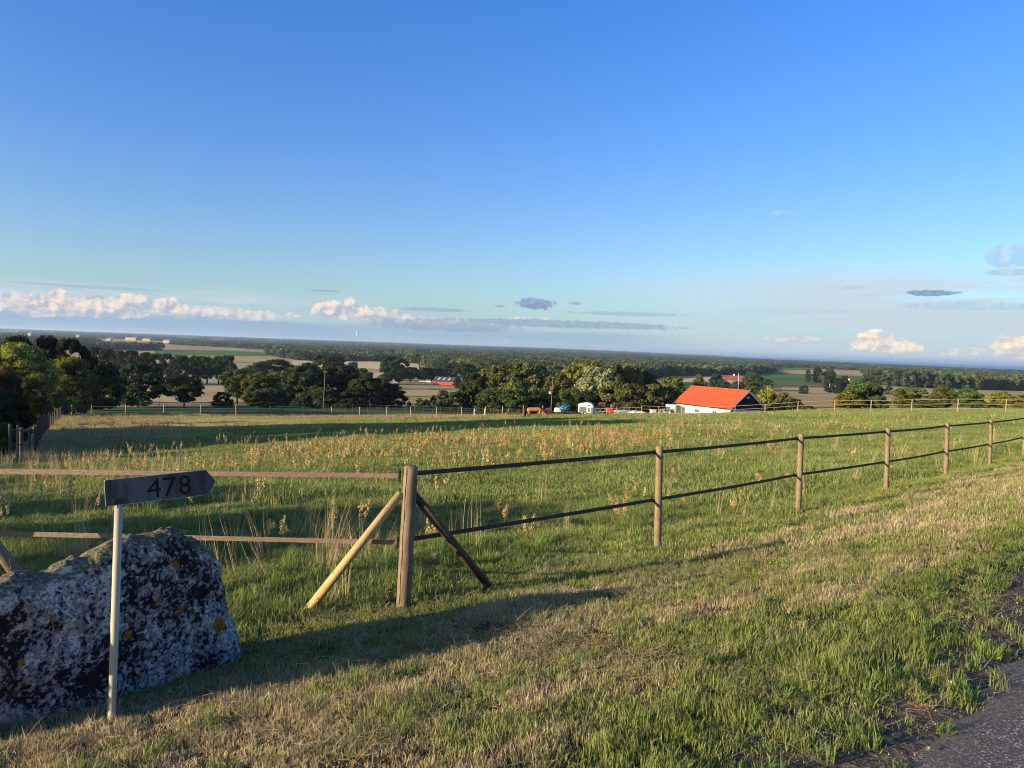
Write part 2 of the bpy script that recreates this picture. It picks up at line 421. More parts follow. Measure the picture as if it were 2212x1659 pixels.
# sea
bm = bmesh.new()
vs = [bm.verts.new(p) for p in ((-70000, 2500, EYE-SEA_H), (160000, -60000, EYE-SEA_H), (160000, 170000, EYE-SEA_H), (-70000, 170000, EYE-SEA_H))]
bm.faces.new(vs)
m_, nt, out = mat_new('sea_water'); b = nd(nt, 'ShaderNodeBsdfPrincipled'); lk(nt, b.outputs[0], out.inputs[0])
b.inputs['Base Color'].default_value = (.02, .24, .42, 1); b.inputs['Roughness'].default_value = .7; b.inputs['Specular IOR Level'].default_value = .1
tc = nd(nt, 'ShaderNodeTexCoord'); bp = nd(nt, 'ShaderNodeBump'); bp.inputs['Strength'].default_value = 1; bp.inputs['Distance'].default_value = 6.
lk(nt, noise(nt, tc.outputs['Object'], .02, 5, .6), bp.inputs['Height']); lk(nt, bp.outputs[0], b.inputs['Normal'])
o = mobj('sea', bm_mesh(bm, 'sea'), m_); prop(o, 'narrow deep blue strip of open sea along the horizon', 'sea', kind='structure')

def field(name, poly, mat, label, lift=.25, step=None, cat='field'):
    P = [G(px, py)[:2] for px, py in poly]
    # densify
    Q = []
    for a, b_ in zip(P, P[1:]+P[:1]):
        n = max(2, int(np.hypot(*(b_-a))/25)+1); n = min(n, 30)
        for i in range(n): Q.append(a+(b_-a)*i/n)
    xs = [q[0] for q in Q]; ys = [q[1] for q in Q]
    st = step or max(12, (max(ys)-min(ys))/28, (max(xs)-min(xs))/40)
    pts = [Vector(q) for q in Q]; nb = len(pts)
    for xx in np.arange(min(xs), max(xs), st):
        for yy in np.arange(min(ys), max(ys), st):
            if inside(xx, yy, Q): pts.append(Vector((xx+random.uniform(-.2, .2)*st, yy+random.uniform(-.2, .2)*st)))
    res = geometry.delaunay_2d_cdt(pts, [(i, (i+1) % nb) for i in range(nb)], [], 1, 1e-4)
    vs = res[0]; X = np.array([q[0] for q in vs]); Y = np.array([q[1] for q in vs])
    V = np.stack([X, Y, gz(X, Y)+lift], -1)
    me = bpy.data.meshes.new(name); me.from_pydata(V.tolist(), [], [list(f) for f in res[2]])
    for p in me.polygons: p.use_smooth = True
    me.update()
    o = mobj(name, me, mat); prop(o, label, cat, kind='structure'); return o
def inside(x, y, poly):
    c = False; n = len(poly); j = n-1
    for i in range(n):
        xi, yi = poly[i]; xj, yj = poly[j]
        if (yi > y) != (yj > y) and x < (xj-xi)*(y-yi)/(yj-yi+1e-12)+xi: c = not c
        j = i
    return c
FIELDS = [
 ('pasture_strip', [(120, 893), (350, 891), (700, 893), (1000, 894), (1190, 891), (1190, 881), (900, 879), (500, 878), (180, 880)], M_ARENA, 'bright green cropped strip just beyond the paddock fence', .06),
 ('bleached_strip', [(250, 878), (500, 877.5), (900, 878.5), (1200, 880), (1200, 873), (900, 871), (500, 870), (250, 872)], M_HAYSTRIP, 'pale bleached grass strip below the tree line', .08),
 ('grey_stubble_field', [(335, 833), (487, 833), (492, 823), (480, 814), (480, 811.5), (335, 812)], M_GREYF, 'pale grey stubble field behind the lone round tree', .25),
 ('stubble_field', [(180, 870), (480, 870), (700, 870), (700, 836), (487, 833.5), (335, 833.5), (180, 840)], M_TAN, 'brown stubble field round the lone small tree', .2),
 ('tree_row_field', [(190, 810), (560, 810), (560, 784), (400, 786), (190, 790)], M_GREYF, 'pale field seen between the dark tree row trunks', .28),
 ('tan_strip_field', [(380, 784), (560, 783), (600, 776), (560, 769.5), (395, 768)], M_TAN, 'thin tan strip behind the left tree row', .28),
 ('green_strip_field', [(330, 768), (575, 769), (585, 762), (480, 757), (335, 757)], M_GREENF, 'thin green strip in front of the left wood', .28),
 ('wheat_field', [(630, 791), (905, 801), (905, 786), (840, 781.5), (632, 779)], M_PALE, 'pale ripe wheat strip in front of the middle wood', .28),
 ('small_wheat_field', [(795, 830), (860, 829), (860, 808), (795, 806)], M_PALE, 'small pale field left of the dark tree row', .3),
 ('barn_field', [(760, 872), (1010, 874), (1010, 840), (950, 832), (840, 827), (770, 830)], M_TAN, 'brown stubble field in front of the red barn', .22),
 ('pale_patch_field', [(1440, 826), (1600, 824), (1600, 815.5), (1440, 814)], M_PALE, 'pale strip before the red roofed farmhouse', .28),
 ('pasture', [(1440, 852), (1660, 850), (1660, 827), (1440, 826.5)], M_DGREENF, 'dark green pasture above the orange roof', .25),
 ('upper_pasture', [(1655, 800.5), (1765, 801), (1758, 795.5), (1668, 793.6)], M_GREENF, 'topmost light green strip on the right', .3),
 ('upper_stubble_field', [(1665, 806), (1880, 813), (1880, 802.5), (1765, 799.8), (1672, 800.6)], M_TAN, 'thin tan strip below the topmost green strip', .32),
 ('green_field', [(1560, 826), (1700, 827), (1870, 829), (1880, 814), (1700, 806), (1660, 806.5), (1560, 813)], M_GREENF, 'broad light green field on the right', .25),
 ('fallow_field', [(1600, 838), (1790, 838), (1785, 828), (1600, 826.5)], M_OLIVEF, 'olive brown fallow strip below the green field', .25),
 ('stubble_slope', [(1690, 866), (2212, 872), (2300, 875), (2300, 848), (2212, 845), (2030, 841), (1870, 832), (1790, 838), (1690, 837)], M_TAN, 'wide tan stubble field behind the hedge trees', .25),
 ('straw_field', [(1700, 882), (1830, 881), (1830, 864), (1700, 862)], M_ORTAN, 'orange straw field between the hedge trees', .25),
]
for n_, poly, mt, lab, lift in FIELDS: field(n_, poly, mt, lab, lift)
FPOLY = [poly for n_, poly, *_ in FIELDS]
# ------------------------------------------------------------------ road
def road_edge(v):
    return np.interp(v, [-10, 0, 3.1, 3.8, 4.6, 6.1, 7.9, 12, 40], [1.2, 1.15, 1.10, 1.06, 1.08, 1.26, 1.5, 1.7, 1.9])+.05*np.sin(v*1.9)+.035*np.sin(v*5.3+1)+.02*np.sin(v*13.)
def build_road():
    vv = np.concatenate([np.linspace(-14, 0, 40)[:-1], np.linspace(0, 12, 160)[:-1], np.linspace(12, 70, 80)])
    tt = np.linspace(0, 1, 30); rows = []
    for v in vv:
        e = float(road_edge(v)); us = -3.6+(e+3.6)*tt
        x = (v-us)/math.sqrt(2); y = (v+us)/math.sqrt(2)
        z = gz(x, y)+.012; z[-1] -= .06; z[0] -= .05
        rows.append(np.stack([x, y, z], -1))
    V = np.array(rows).reshape(-1, 3); m = len(tt); n = len(vv)
    i = np.arange(n-1)[:, None]*m+np.arange(m-1)[None, :]
    F = np.stack([i, i+m, i+m+1, i+1], -1).reshape(-1, 4)[:, ::-1]
    m_, nt, out = mat_new('worn_asphalt'); b = nd(nt, 'ShaderNodeBsdfPrincipled'); lk(nt, b.outputs[0], out.inputs[0])
    pos, x, y, u, v = geo_uv(nt)
    vo = nd(nt, 'ShaderNodeTexVoronoi'); vo.inputs['Scale'].default_value = 78; lk(nt, pos, vo.inputs['Vector'])
    vc = nd(nt, 'ShaderNodeSeparateColor'); lk(nt, vo.outputs['Color'], vc.inputs[0]); rv = S(nt, vc.outputs[0]); d = S(nt, vo.outputs['Distance'])
    n2 = noise(nt, pos, 4, 5, .65); n3 = noise(nt, pos, 40, 3)
    chip = d.step(.55, .30)
    stone = ramp(nt, rv, [(0, (.11, .097, .086)), (.40, (.20, .18, .16)), (.70, (.32, .295, .265)), (.90, (.48, .45, .40)), (1, (.66, .62, .55))])
    col = mixc(nt, chip, (.082, .072, .064), stone)
    ed = nd(nt, 'ShaderNodeAttribute', attribute_name='edge'); eg = S(nt, ed.outputs['Fac'])
    col = mixc(nt, (eg+(n2-.5)*.9+(n3-.5)*.35).step(.50, .06)*.9, col, mixc(nt, n3.step(.3, .7), (.065, .055, .045), (.17, .145, .115)))
    lk(nt, col, b.inputs['Base Color']); b.inputs['Roughness'].default_value = .75; b.inputs['Specular IOR Level'].default_value = .25
    bp = nd(nt, 'ShaderNodeBump'); bp.inputs['Strength'].default_value = 1; bp.inputs['Distance'].default_value = .006
    lk(nt, chip*(rv+.4)+n2*2, bp.inputs['Height']); lk(nt, bp.outputs[0], b.inputs['Normal'])
    me = mesh_np('road', V, F, True); ea = me.attributes.new('edge', 'FLOAT', 'POINT'); ea.data.foreach_set('value', np.tile((1-tt)*4.8, n).astype(np.float32))
    o = mobj('road', me, m_); prop(o, 'dark speckled asphalt road edge at the bottom right corner', 'road', kind='structure')
build_road()

# ------------------------------------------------------------------ boulder
BA = G(-60, 1612)[:2]; BB = G(508, 1432)[:2]
_e = (BB-BA)/np.linalg.norm(BB-BA); _n = np.array([-_e[1], _e[0]]); BB = BB+_n*.16; BA = BA+_n*.16; print('boulder', BA, BB)
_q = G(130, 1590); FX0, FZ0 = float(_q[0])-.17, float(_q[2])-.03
def build_boulder():
    # silhouette measured in the photograph, laid out on an upright plane of the place
    a = G(-150, 1640); b_ = G(512, 1420)
    A, B = BA, BB
    prof = [(-260, 1330), (-200, 1285), (-120, 1256), (0, 1240), (60, 1230), (120, 1217), (180, 1198), (235, 1166), (290, 1150), (340, 1144), (372, 1141), (408, 1152), (440, 1172),
            (462, 1205), (478, 1250), (492, 1300), (503, 1350), (512, 1400), (515, 1432), (500, 1470), (400, 1520), (300, 1560), (180, 1600), (60, 1630), (-80, 1640), (-200, 1620), (-270, 1540), (-285, 1430)]
    out2 = []
    e = (B-A)/np.linalg.norm(B-A)
    for px, py in prof:
        d = FW+RT*(px-CX)/FPX-UP*(py-CY)/FPX
        # ray meets vertical plane through A, direction e
        nrm = np.array([-e[1], e[0]]); t = (A@nrm)/(d[:2]@nrm); p = d*t+np.array([0, 0, EYE])
        out2.append(((p[:2]-A)@e, p[2]))
    C = np.array(out2)
    n = len(C); P2 = []
    for i in range(n):                              # Catmull-Rom
        p0, p1, p2, p3 = C[i-1], C[i], C[(i+1) % n], C[(i+2) % n]
        for t in np.linspace(0, 1, 7)[:-1]:
            P2.append(.5*((2*p1)+(-p0+p2)*t+(2*p0-5*p1+4*p2-p3)*t*t+(-p0+3*p1-3*p2+p3)*t**3))
    P2 = np.array(P2); m = len(P2); cen = np.array([P2[:, 0].mean(), P2[:, 1].mean()-.05])
    nrm3 = np.array([e[1], -e[0], 0]); e3 = np.array([e[0], e[1], 0])      # nrm3 faces the viewer
    rings = []; K = 40
    for k in range(K+1):
        th = -math.pi/2+math.pi*k/K
        s_ = abs(math.cos(th))**(.24 if th > 0 else .42); dep = math.sin(th)
        dep = math.copysign(abs(dep)**.85, dep)
        dd = dep*(.17 if dep > 0 else .48)
        q = cen+(P2-cen)*max(s_, .002)
        # top leans back
        w = np.zeros(m)
        X = A[0]+q[:, 0]*e3[0]+nrm3[0]*(dd-.0); Y = A[1]+q[:, 0]*e3[1]+nrm3[1]*dd
        lean = np.clip(q[:, 1]-.1, 0, 1)*.10*(1 if dep > 0 else .2)
        X = X-nrm3[0]*lean; Y = Y-nrm3[1]*lean
        rings.append(np.stack([X, Y, q[:, 1]-max(0, -dd)*.55], -1))
    V = np.array(rings).reshape(-1, 3)
    i = np.arange(K)[:, None]*m+np.arange(m)[None, :]; j = np.arange(K)[:, None]*m+(np.arange(m)[None, :]+1) % m
    F = np.stack([i, j, j+m, i+m], -1).reshape(-1, 4)
    me = mesh_np('boulder', V, F, True)
    bm = bmesh.new(); bm.from_mesh(me); bmesh.ops.remove_doubles(bm, verts=bm.verts, dist=.004)
    bmesh.ops.subdivide_edges(bm, edges=bm.edges, cuts=1, use_grid_fill=True)
    bmesh.ops.recalc_face_normals(bm, faces=bm.faces); bm.normal_update()
    from mathutils import noise as N
    for v in bm.verts:
        p = v.co
        d = (N.fractal(p*2.2+Vector((3, 1, 7)), 1., 2.1, 4)*.035+N.fractal(p*11, .9, 2.1, 4)*.014+(abs(N.noise(p*3.1+Vector((4, 4, 4))))-.2)*.05
             + (N.cell(p*5+Vector((N.noise(p*6), N.noise(p*6+Vector((9, 9, 9))), 0))*.8)-.5)*.008)
        top = max(0, v.normal.z-.25)
        d += top*(abs(N.noise(p*30))*.020)
        v.co = p+v.normal*d
    bm.to_mesh(me); bm.free()
    for p in me.polygons: p.use_smooth = True
    m_, nt, out = mat_new('lichened_granite'); b = nd(nt, 'ShaderNodeBsdfPrincipled'); lk(nt, b.outputs[0], out.inputs[0])
    ge = nd(nt, 'ShaderNodeNewGeometry'); pos = ge.outputs['Position']; nz = sepxyz(nt, ge.outputs['Normal'])[2]
    big = noise(nt, pos, 2.2, 4, .6); md = noise(nt, pos, 13, 6, .68, .6); fine = noise(nt, pos, 46, 6, .7, .4); vf = noise(nt, pos, 120, 3, .6)
    col = mixc(nt, fine.step(.3, .7), (.17, .155, .14), (.31, .285, .26))
    nv = nd(nt, 'ShaderNodeTexNoise'); nv.inputs['Scale'].default_value = 18; nv.inputs['Detail'].default_value = 3; lk(nt, pos, nv.inputs['Vector'])
    va = nd(nt, 'ShaderNodeVectorMath', operation='MULTIPLY_ADD'); lk(nt, nv.outputs['Color'], va.inputs[0]); va.inputs[1].default_value = (.07, .07, .07); lk(nt, pos, va.inputs[2])
    vo = nd(nt, 'ShaderNodeTexVoronoi'); vo.inputs['Scale'].default_value = 42; lk(nt, va.outputs[0], vo.inputs['Vector']); vs = nd(nt, 'ShaderNodeSeparateColor'); lk(nt, vo.outputs['Color'], vs.inputs[0]); cell = S(nt, vs.outputs[0])
    lich = (md*.6+fine*.55+(big-.5)*.75+(cell-.5)*.16)
    col = mixc(nt, lich.step(.49, .56), (.016, .016, .016), col)            # black crust against grey
    col = mixc(nt, (md*.55+fine*.42+(big-.5)*.75+(cell-.5)*.24).step(.54, .575), col, mixc(nt, vf.step(.3, .7), (.38, .36, .30), (.64, .59, .50)))   # pale lichen
    col = mixc(nt, (noise(nt, pos, 7.5, 5, .6, .4)*.8+fine*.3).step(.70, .73)*.9, col, (.055, .060, .030))
    mus = noise(nt, pos, 60, 4, .7)
    col = mixc(nt, (nz*1.0+(md-.5)*1.1).step(.42, .75)*.95, col, mixc(nt, mus.step(.35, .65), (.045, .040, .018), (.24, .225, .14)))   # moss along the top
    # pale sandy colour painted in place of sunlight on the lower left corner
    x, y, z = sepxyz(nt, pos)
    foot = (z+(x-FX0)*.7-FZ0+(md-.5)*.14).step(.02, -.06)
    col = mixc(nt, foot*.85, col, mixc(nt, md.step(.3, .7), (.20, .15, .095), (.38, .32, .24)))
    for (px, py, rad) in ((462, 1345, .040), (372, 1217, .020), (387, 1313, .017), (380, 1222, .012), (338, 1297, .014), (95, 1330, .012), (268, 1370, .018), (445, 1288, .015), (505, 1315, .014), (35, 1425, .016), (424, 1245, .012)):
        d = FW+RT*(px-CX)/FPX-UP*(py-CY)/FPX; nrm = np.array([-e[1], e[0]]); A2 = A+np.array([nrm3[0], nrm3[1]])*.12; t = (A2@nrm)/(d[:2]@nrm); c = d*t+np.array([0, 0, EYE])
        sx = (x-float(c[0]))*float(e[0])+(y-float(c[1]))*float(e[1]); sz = (z-float(c[2])); dist = (sx.sq()+sz.sq()).m('SQRT')
        col = mixc(nt, (dist+(fine-.5)*.045+(md-.5)*.045).step(rad*1.40, rad*1.15), col, mixc(nt, vf.step(.3, .7), (.14, .065, .004), (.38, .19, .02)))
    lk(nt, col, b.inputs['Base Color']); b.inputs['Roughness'].default_value = .92; b.inputs['Specular IOR Level'].default_value = .15
    bp = nd(nt, 'ShaderNodeBump'); bp.inputs['Strength'].default_value = 1.; bp.inputs['Distance'].default_value = .012
    lk(nt, fine+md+vf*.4, bp.inputs['Height']); lk(nt, bp.outputs[0], b.inputs['Normal'])
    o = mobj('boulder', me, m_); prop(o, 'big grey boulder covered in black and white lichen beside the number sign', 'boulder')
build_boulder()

# ------------------------------------------------------------------ number sign
def build_sign():
    base = G(240.5, 1563); SDp = base[1]; top = PT(257, 1083, SDp+.02); print('sign D', SDp)
    ax = Vector(top-base); L = ax.length
    t = thing('number_sign', base, 'arrow shaped house number sign 478 on a pale metal pole in front of the boulder', 'sign')
    q = ax.to_track_quat('Z', 'Y')
    galv = plain('galvanised_pole', (.38, .33, .24), .6, .14, 9, metal=.0, bump=.05, stretch=(1, 1, .12), spec=.5)
    tubeo('pole', [Vector((0, 0, -.35)), Vector((0, 0, 0)), ax], .0203, galv, t, 20)
    plate_m = None
    m_, nt, out = mat_new('dull_aluminium'); b = nd(nt, 'ShaderNodeBsdfPrincipled'); lk(nt, b.outputs[0], out.inputs[0])
    tc = nd(nt, 'ShaderNodeTexCoord'); mp = nd(nt, 'ShaderNodeMapping'); mp.inputs['Scale'].default_value = (1, 1, .22); lk(nt, tc.outputs['Object'], mp.inputs[0])
    n_ = noise(nt, mp.outputs[0], 22, 4, .6, .3); n2 = noise(nt, tc.outputs['Object'], 60, 4)
    ox, oy, oz = sepxyz(nt, tc.outputs['Object'])
    col = mixc(nt, (n_*.7+n2*.35).step(.38, .66), (.040, .040, .042), (.095, .095, .098))
    ghost = ox.step(.10, .11)*ox.step(.31, .30)
    col = mixc(nt, ghost*.16, col, (.30, .31, .32))
    arrow = ox.step(.372, .374)
    col = mixc(nt, arrow*.25, col, (.05, .052, .055))
    lk(nt, col, b.inputs['Base Color']); b.inputs['Roughness'].default_value = .7; b.inputs['Specular IOR Level'].default_value = .3
    plate_m = m_
    # plate: from its left edge to the point of the arrow, receding to the right
    PL = PT(227, 1066, SDp-.03)
    DR = (SDp-.03)*1.066
    PR = PT(466, 1040, DR)
    P0 = Vector(PL); P1 = Vector(PR); X = (P1-P0); Lp = X.length; X.normalize()
    Y = Vector((0, 0, 1)).cross(X).normalized(); Z = X.cross(Y).normalized()
    # mounting: small roll so the plate droops as in the photo
    org = P0
    mw = Matrix(((X.x, Y.x, Z.x, 0), (X.y, Y.y, Z.y, 0), (X.z, Y.z, Z.z, 0), (0, 0, 0, 1)))
    hl = 28.6/FPX*SDp; hr = hl
    def P(sx, sz, sy=0.): return Vector((sx, sy, sz))
    tipx = Lp; sh = Lp-.052
    outl = []
    for k in range(5): a = math.pi/2+math.pi/2*k/4; outl.append(P(.010+.010*math.cos(a), hl-.010+.010*math.sin(a)))
    for k in range(5): a = math.pi+math.pi/2*k/4; outl.append(P(.008+.008*math.cos(a), -hl+.008+.008*math.sin(a)))
    outl += [P(sh, -hr), P(sh+.018, -hr+.012), P(tipx, 0), P(sh+.004, hr)]
    bm = bmesh.new(); prism(bm, outl, Vector((0, .003, 0)))
    bmesh.ops.bevel(bm, geom=[e for e in bm.edges], offset=.0007, segments=1, affect='EDGES')
    po = mobj('plate', bm_mesh(bm, 'plate'), plate_m, t)
    po.matrix_local = Matrix.Translation(org-Vector(base))@mw
    # raised rim along the edge
    rim_m = plain('rim_aluminium', (.45, .46, .46), .4, .05, 10, metal=.4)
    ring = outl+[outl[0]]
    bm = bmesh.new(); tube(bm, [p+Vector((0, .0015, 0)) for p in ring], .0018, 5, False)
    ro = mobj('rim', bm_mesh(bm, 'rim', True), rim_m, po)
    blk = plain('black_digit_vinyl', (.006, .005, .006), .7, .05)
    def digit(ch, sx, w, sz, hgt):
        cu = bpy.data.curves.new('digit', 'FONT'); cu.body = ch; cu.size = 1; cu.extrude = .004; cu.offset = -.004
        ob = bpy.data.objects.new('digit', cu); COL.objects.link(ob); dg = bpy.context.evaluated_depsgraph_get(); dg.update()
        me = bpy.data.meshes.new_from_object(ob.evaluated_get(dg)); bpy.data.objects.remove(ob)
        co = np.array([v.co[:] for v in me.vertices]); mn = co.min(0); mxx = co.max(0)
        for v in me.vertices:
            a = (v.co.x-mn[0])/(mxx[0]-mn[0]); c = (v.co.y-mn[1])/(mxx[1]-mn[1])
            v.co = Vector((sx+a*w, -.0012-(v.co.z)*.1, sz+c*hgt))
        me.materials.clear(); me.materials.append(blk)
        for p in me.polygons: p.use_smooth = False
        o = mobj('digit', me, blk, po); return o
    H = hl*1.50
    s0 = Lp/241.
    def sx_(px): return (px-227)*s0
    digit('4', sx_(315), sx_(345)-sx_(315), -hl*.74, H)
    digit('7', sx_(350), sx_(378)-sx_(350), -hl*.76, H)
    digit('8', sx_(385), sx_(410)-sx_(385), -hl*.74, H)
    # clamp at the pole head
    cm = plain('dark_clamp', (.05, .05, .055), .5, .1, metal=.5)
    bm = bmesh.new(); c = Vector(top)-Vector(base); box(bm, c+Vector((0, -.006, .006)), (.05, .036, .03), math.atan2(X.y, X.x), bev=.004)
    mobj('clamp', bm_mesh(bm, 'clamp'), cm, t)
    bolt = mobj('bolt', bm_mesh((lambda q_: (tube(q_, [c+Vector((-.028, -.02, .012)), c+Vector((-.012, -.03, .012))], .004, 6), q_)[1])(bmesh.new()), 'bolt'), galv, t)
build_sign()

# ------------------------------------------------------------------ wood and fences
def wood(name, a, b_, crack=0.):
    m_, nt, out = mat_new(name); b = nd(nt, 'ShaderNodeBsdfPrincipled'); lk(nt, b.outputs[0], out.inputs[0])
    tc = nd(nt, 'ShaderNodeTexCoord'); oi = nd(nt, 'ShaderNodeObjectInfo')
    mp = nd(nt, 'ShaderNodeMapping'); mp.inputs['Scale'].default_value = (1, 1, .09); lk(nt, tc.outputs['Object'], mp.inputs[0])
    r = S(nt, oi.outputs['Random'])*20; off = combine(nt, r, r, r); lk(nt, off, mp.inputs['Location'])
    gr = noise(nt, mp.outputs[0], 60, 6, .7, 1.0); bl = noise(nt, tc.outputs['Object'], 7, 4, .6)
    vo = nd(nt, 'ShaderNodeTexVoronoi'); mp2 = nd(nt, 'ShaderNodeMapping'); mp2.inputs['Scale'].default_value = (1, 1, .45); lk(nt, tc.outputs['Object'], mp2.inputs[0]); lk(nt, off, mp2.inputs['Location'])
    lk(nt, mp2.outputs[0], vo.inputs['Vector']); vo.inputs['Scale'].default_value = 11
    knot = S(nt, vo.outputs['Distance']).step(.14, .07)
    col = mixc(nt, (gr*.7+bl*.4).step(.35, .75), b_, a)
    col = mixc(nt, knot*.6, col, tuple(q*.3 for q in b_))
    lk(nt, col, b.inputs['Base Color']); b.inputs['Roughness'].default_value = .8; b.inputs['Specular IOR Level'].default_value = .2
    bp = nd(nt, 'ShaderNodeBump'); bp.inputs['Strength'].default_value = .6; bp.inputs['Distance'].default_value = .004
    lk(nt, gr, bp.inputs['Height']); lk(nt, bp.outputs[0], b.inputs['Normal']); return m_
W_POST = wood('weathered_post_wood', (.27, .205, .135), (.12, .088, .056))
W_MAIN = wood('grey_brown_post_wood', (.25, .19, .135), (.115, .085, .058))
W_FRESH = wood('fresh_yellow_pine', (.52, .38, .18), (.36, .245, .10))
W_OLD = wood('old_mossy_wood', (.13, .10, .050), (.045, .035, .022))
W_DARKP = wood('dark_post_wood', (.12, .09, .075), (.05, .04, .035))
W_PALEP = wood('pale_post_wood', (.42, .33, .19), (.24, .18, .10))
W_RAIL = wood('pale_rail_wood', (.32, .26, .17), (.18, .14, .09))
TAPE = plain('brown_woven_tape', (.085, .062, .050), .85, .2, 80, stretch=(1, 1, 6), c2=(.035, .027, .024))  # same tape as the left run, with the right run's shade in its colour
TAPE_LIT = plain('sunlit_woven_tape', (.30, .22, .17), .85, .2, 60, stretch=(.5, .5, 5), c2=(.13, .09, .068))  # paler copy of the brown tape, sunlight of the left run in its colour
TAPEW = plain('dark_fence_tape', (.03, .028, .025), .8, .1)
PLAS = plain('black_insulator_plastic', (.015, .015, .016), .4, .1)
def post_mesh(name, h, r, seg=14, crack=False, depth=.3, flat=0.):
    bm = bmesh.new(); n = 12; rings = []
    from mathutils import noise as N
    for k in range(n+1):
        z = -depth+(h+depth)*k/n; ring = []
        for j in range(seg):
            a = 2*math.pi*j/seg; rr = r*(1.04-.06*k/n)*(1+.025*N.noise(Vector((math.cos(a)*2, math.sin(a)*2, z*3+h*7))))
            ring.append(bm.verts.new((rr*math.cos(a), rr*math.sin(a), z)))
        rings.append(ring)
    top = [bm.verts.new((v.co.x*.86, v.co.y*.86, h+.008)) for v in rings[-1]]; rings.append(top)
    for A_, B_ in zip(rings, rings[1:]):
        for j in range(seg): bm.faces.new((A_[j], A_[(j+1) % seg], B_[(j+1) % seg], B_[j]))
    bm.faces.new(top)
    if crack:                                   # drying crack down the face towards the viewer
        j0 = crack
        fs = []
        for ring, nxt in zip(rings[4:], rings[5:]): pass
        for ring in rings[3:]:
            v = ring[j0]; v.co.x *= .80; v.co.y *= .80
    return bm_mesh(bm, name, True)
def tape(name, pts, w, mat, parent, sag=.015, twist=0., n=14, thick=.0016):
    bm = bmesh.new(); prev = None
    for a, b_ in zip(pts, pts[1:]):
        a = Vector(a); b_ = Vector(b_); d = (b_-a); hn = Vector((-d.y, d.x, 0)).normalized()
        last = None
        for k in range(n+1):
            t = k/n; p = a+d*t; p.z -= sag*4*t*(1-t)
            tw = twist*math.sin(t*math.pi*2)
            up = Vector((0, 0, 1))*math.cos(tw)+hn*math.sin(tw); nn = hn*math.cos(tw)-Vector((0, 0, 1))*math.sin(tw)
            q = [bm.verts.new(p+up*w/2+nn*thick), bm.verts.new(p-up*w/2+nn*thick), bm.verts.new(p-up*w/2-nn*thick), bm.verts.new(p+up*w/2-nn*thick)]
            if last:
                for j in range(4): bm.faces.new((last[j], last[(j+1) % 4], q[(j+1) % 4], q[j]))
            last = q
    return mobj(name, bm_mesh(bm, name), mat, parent)

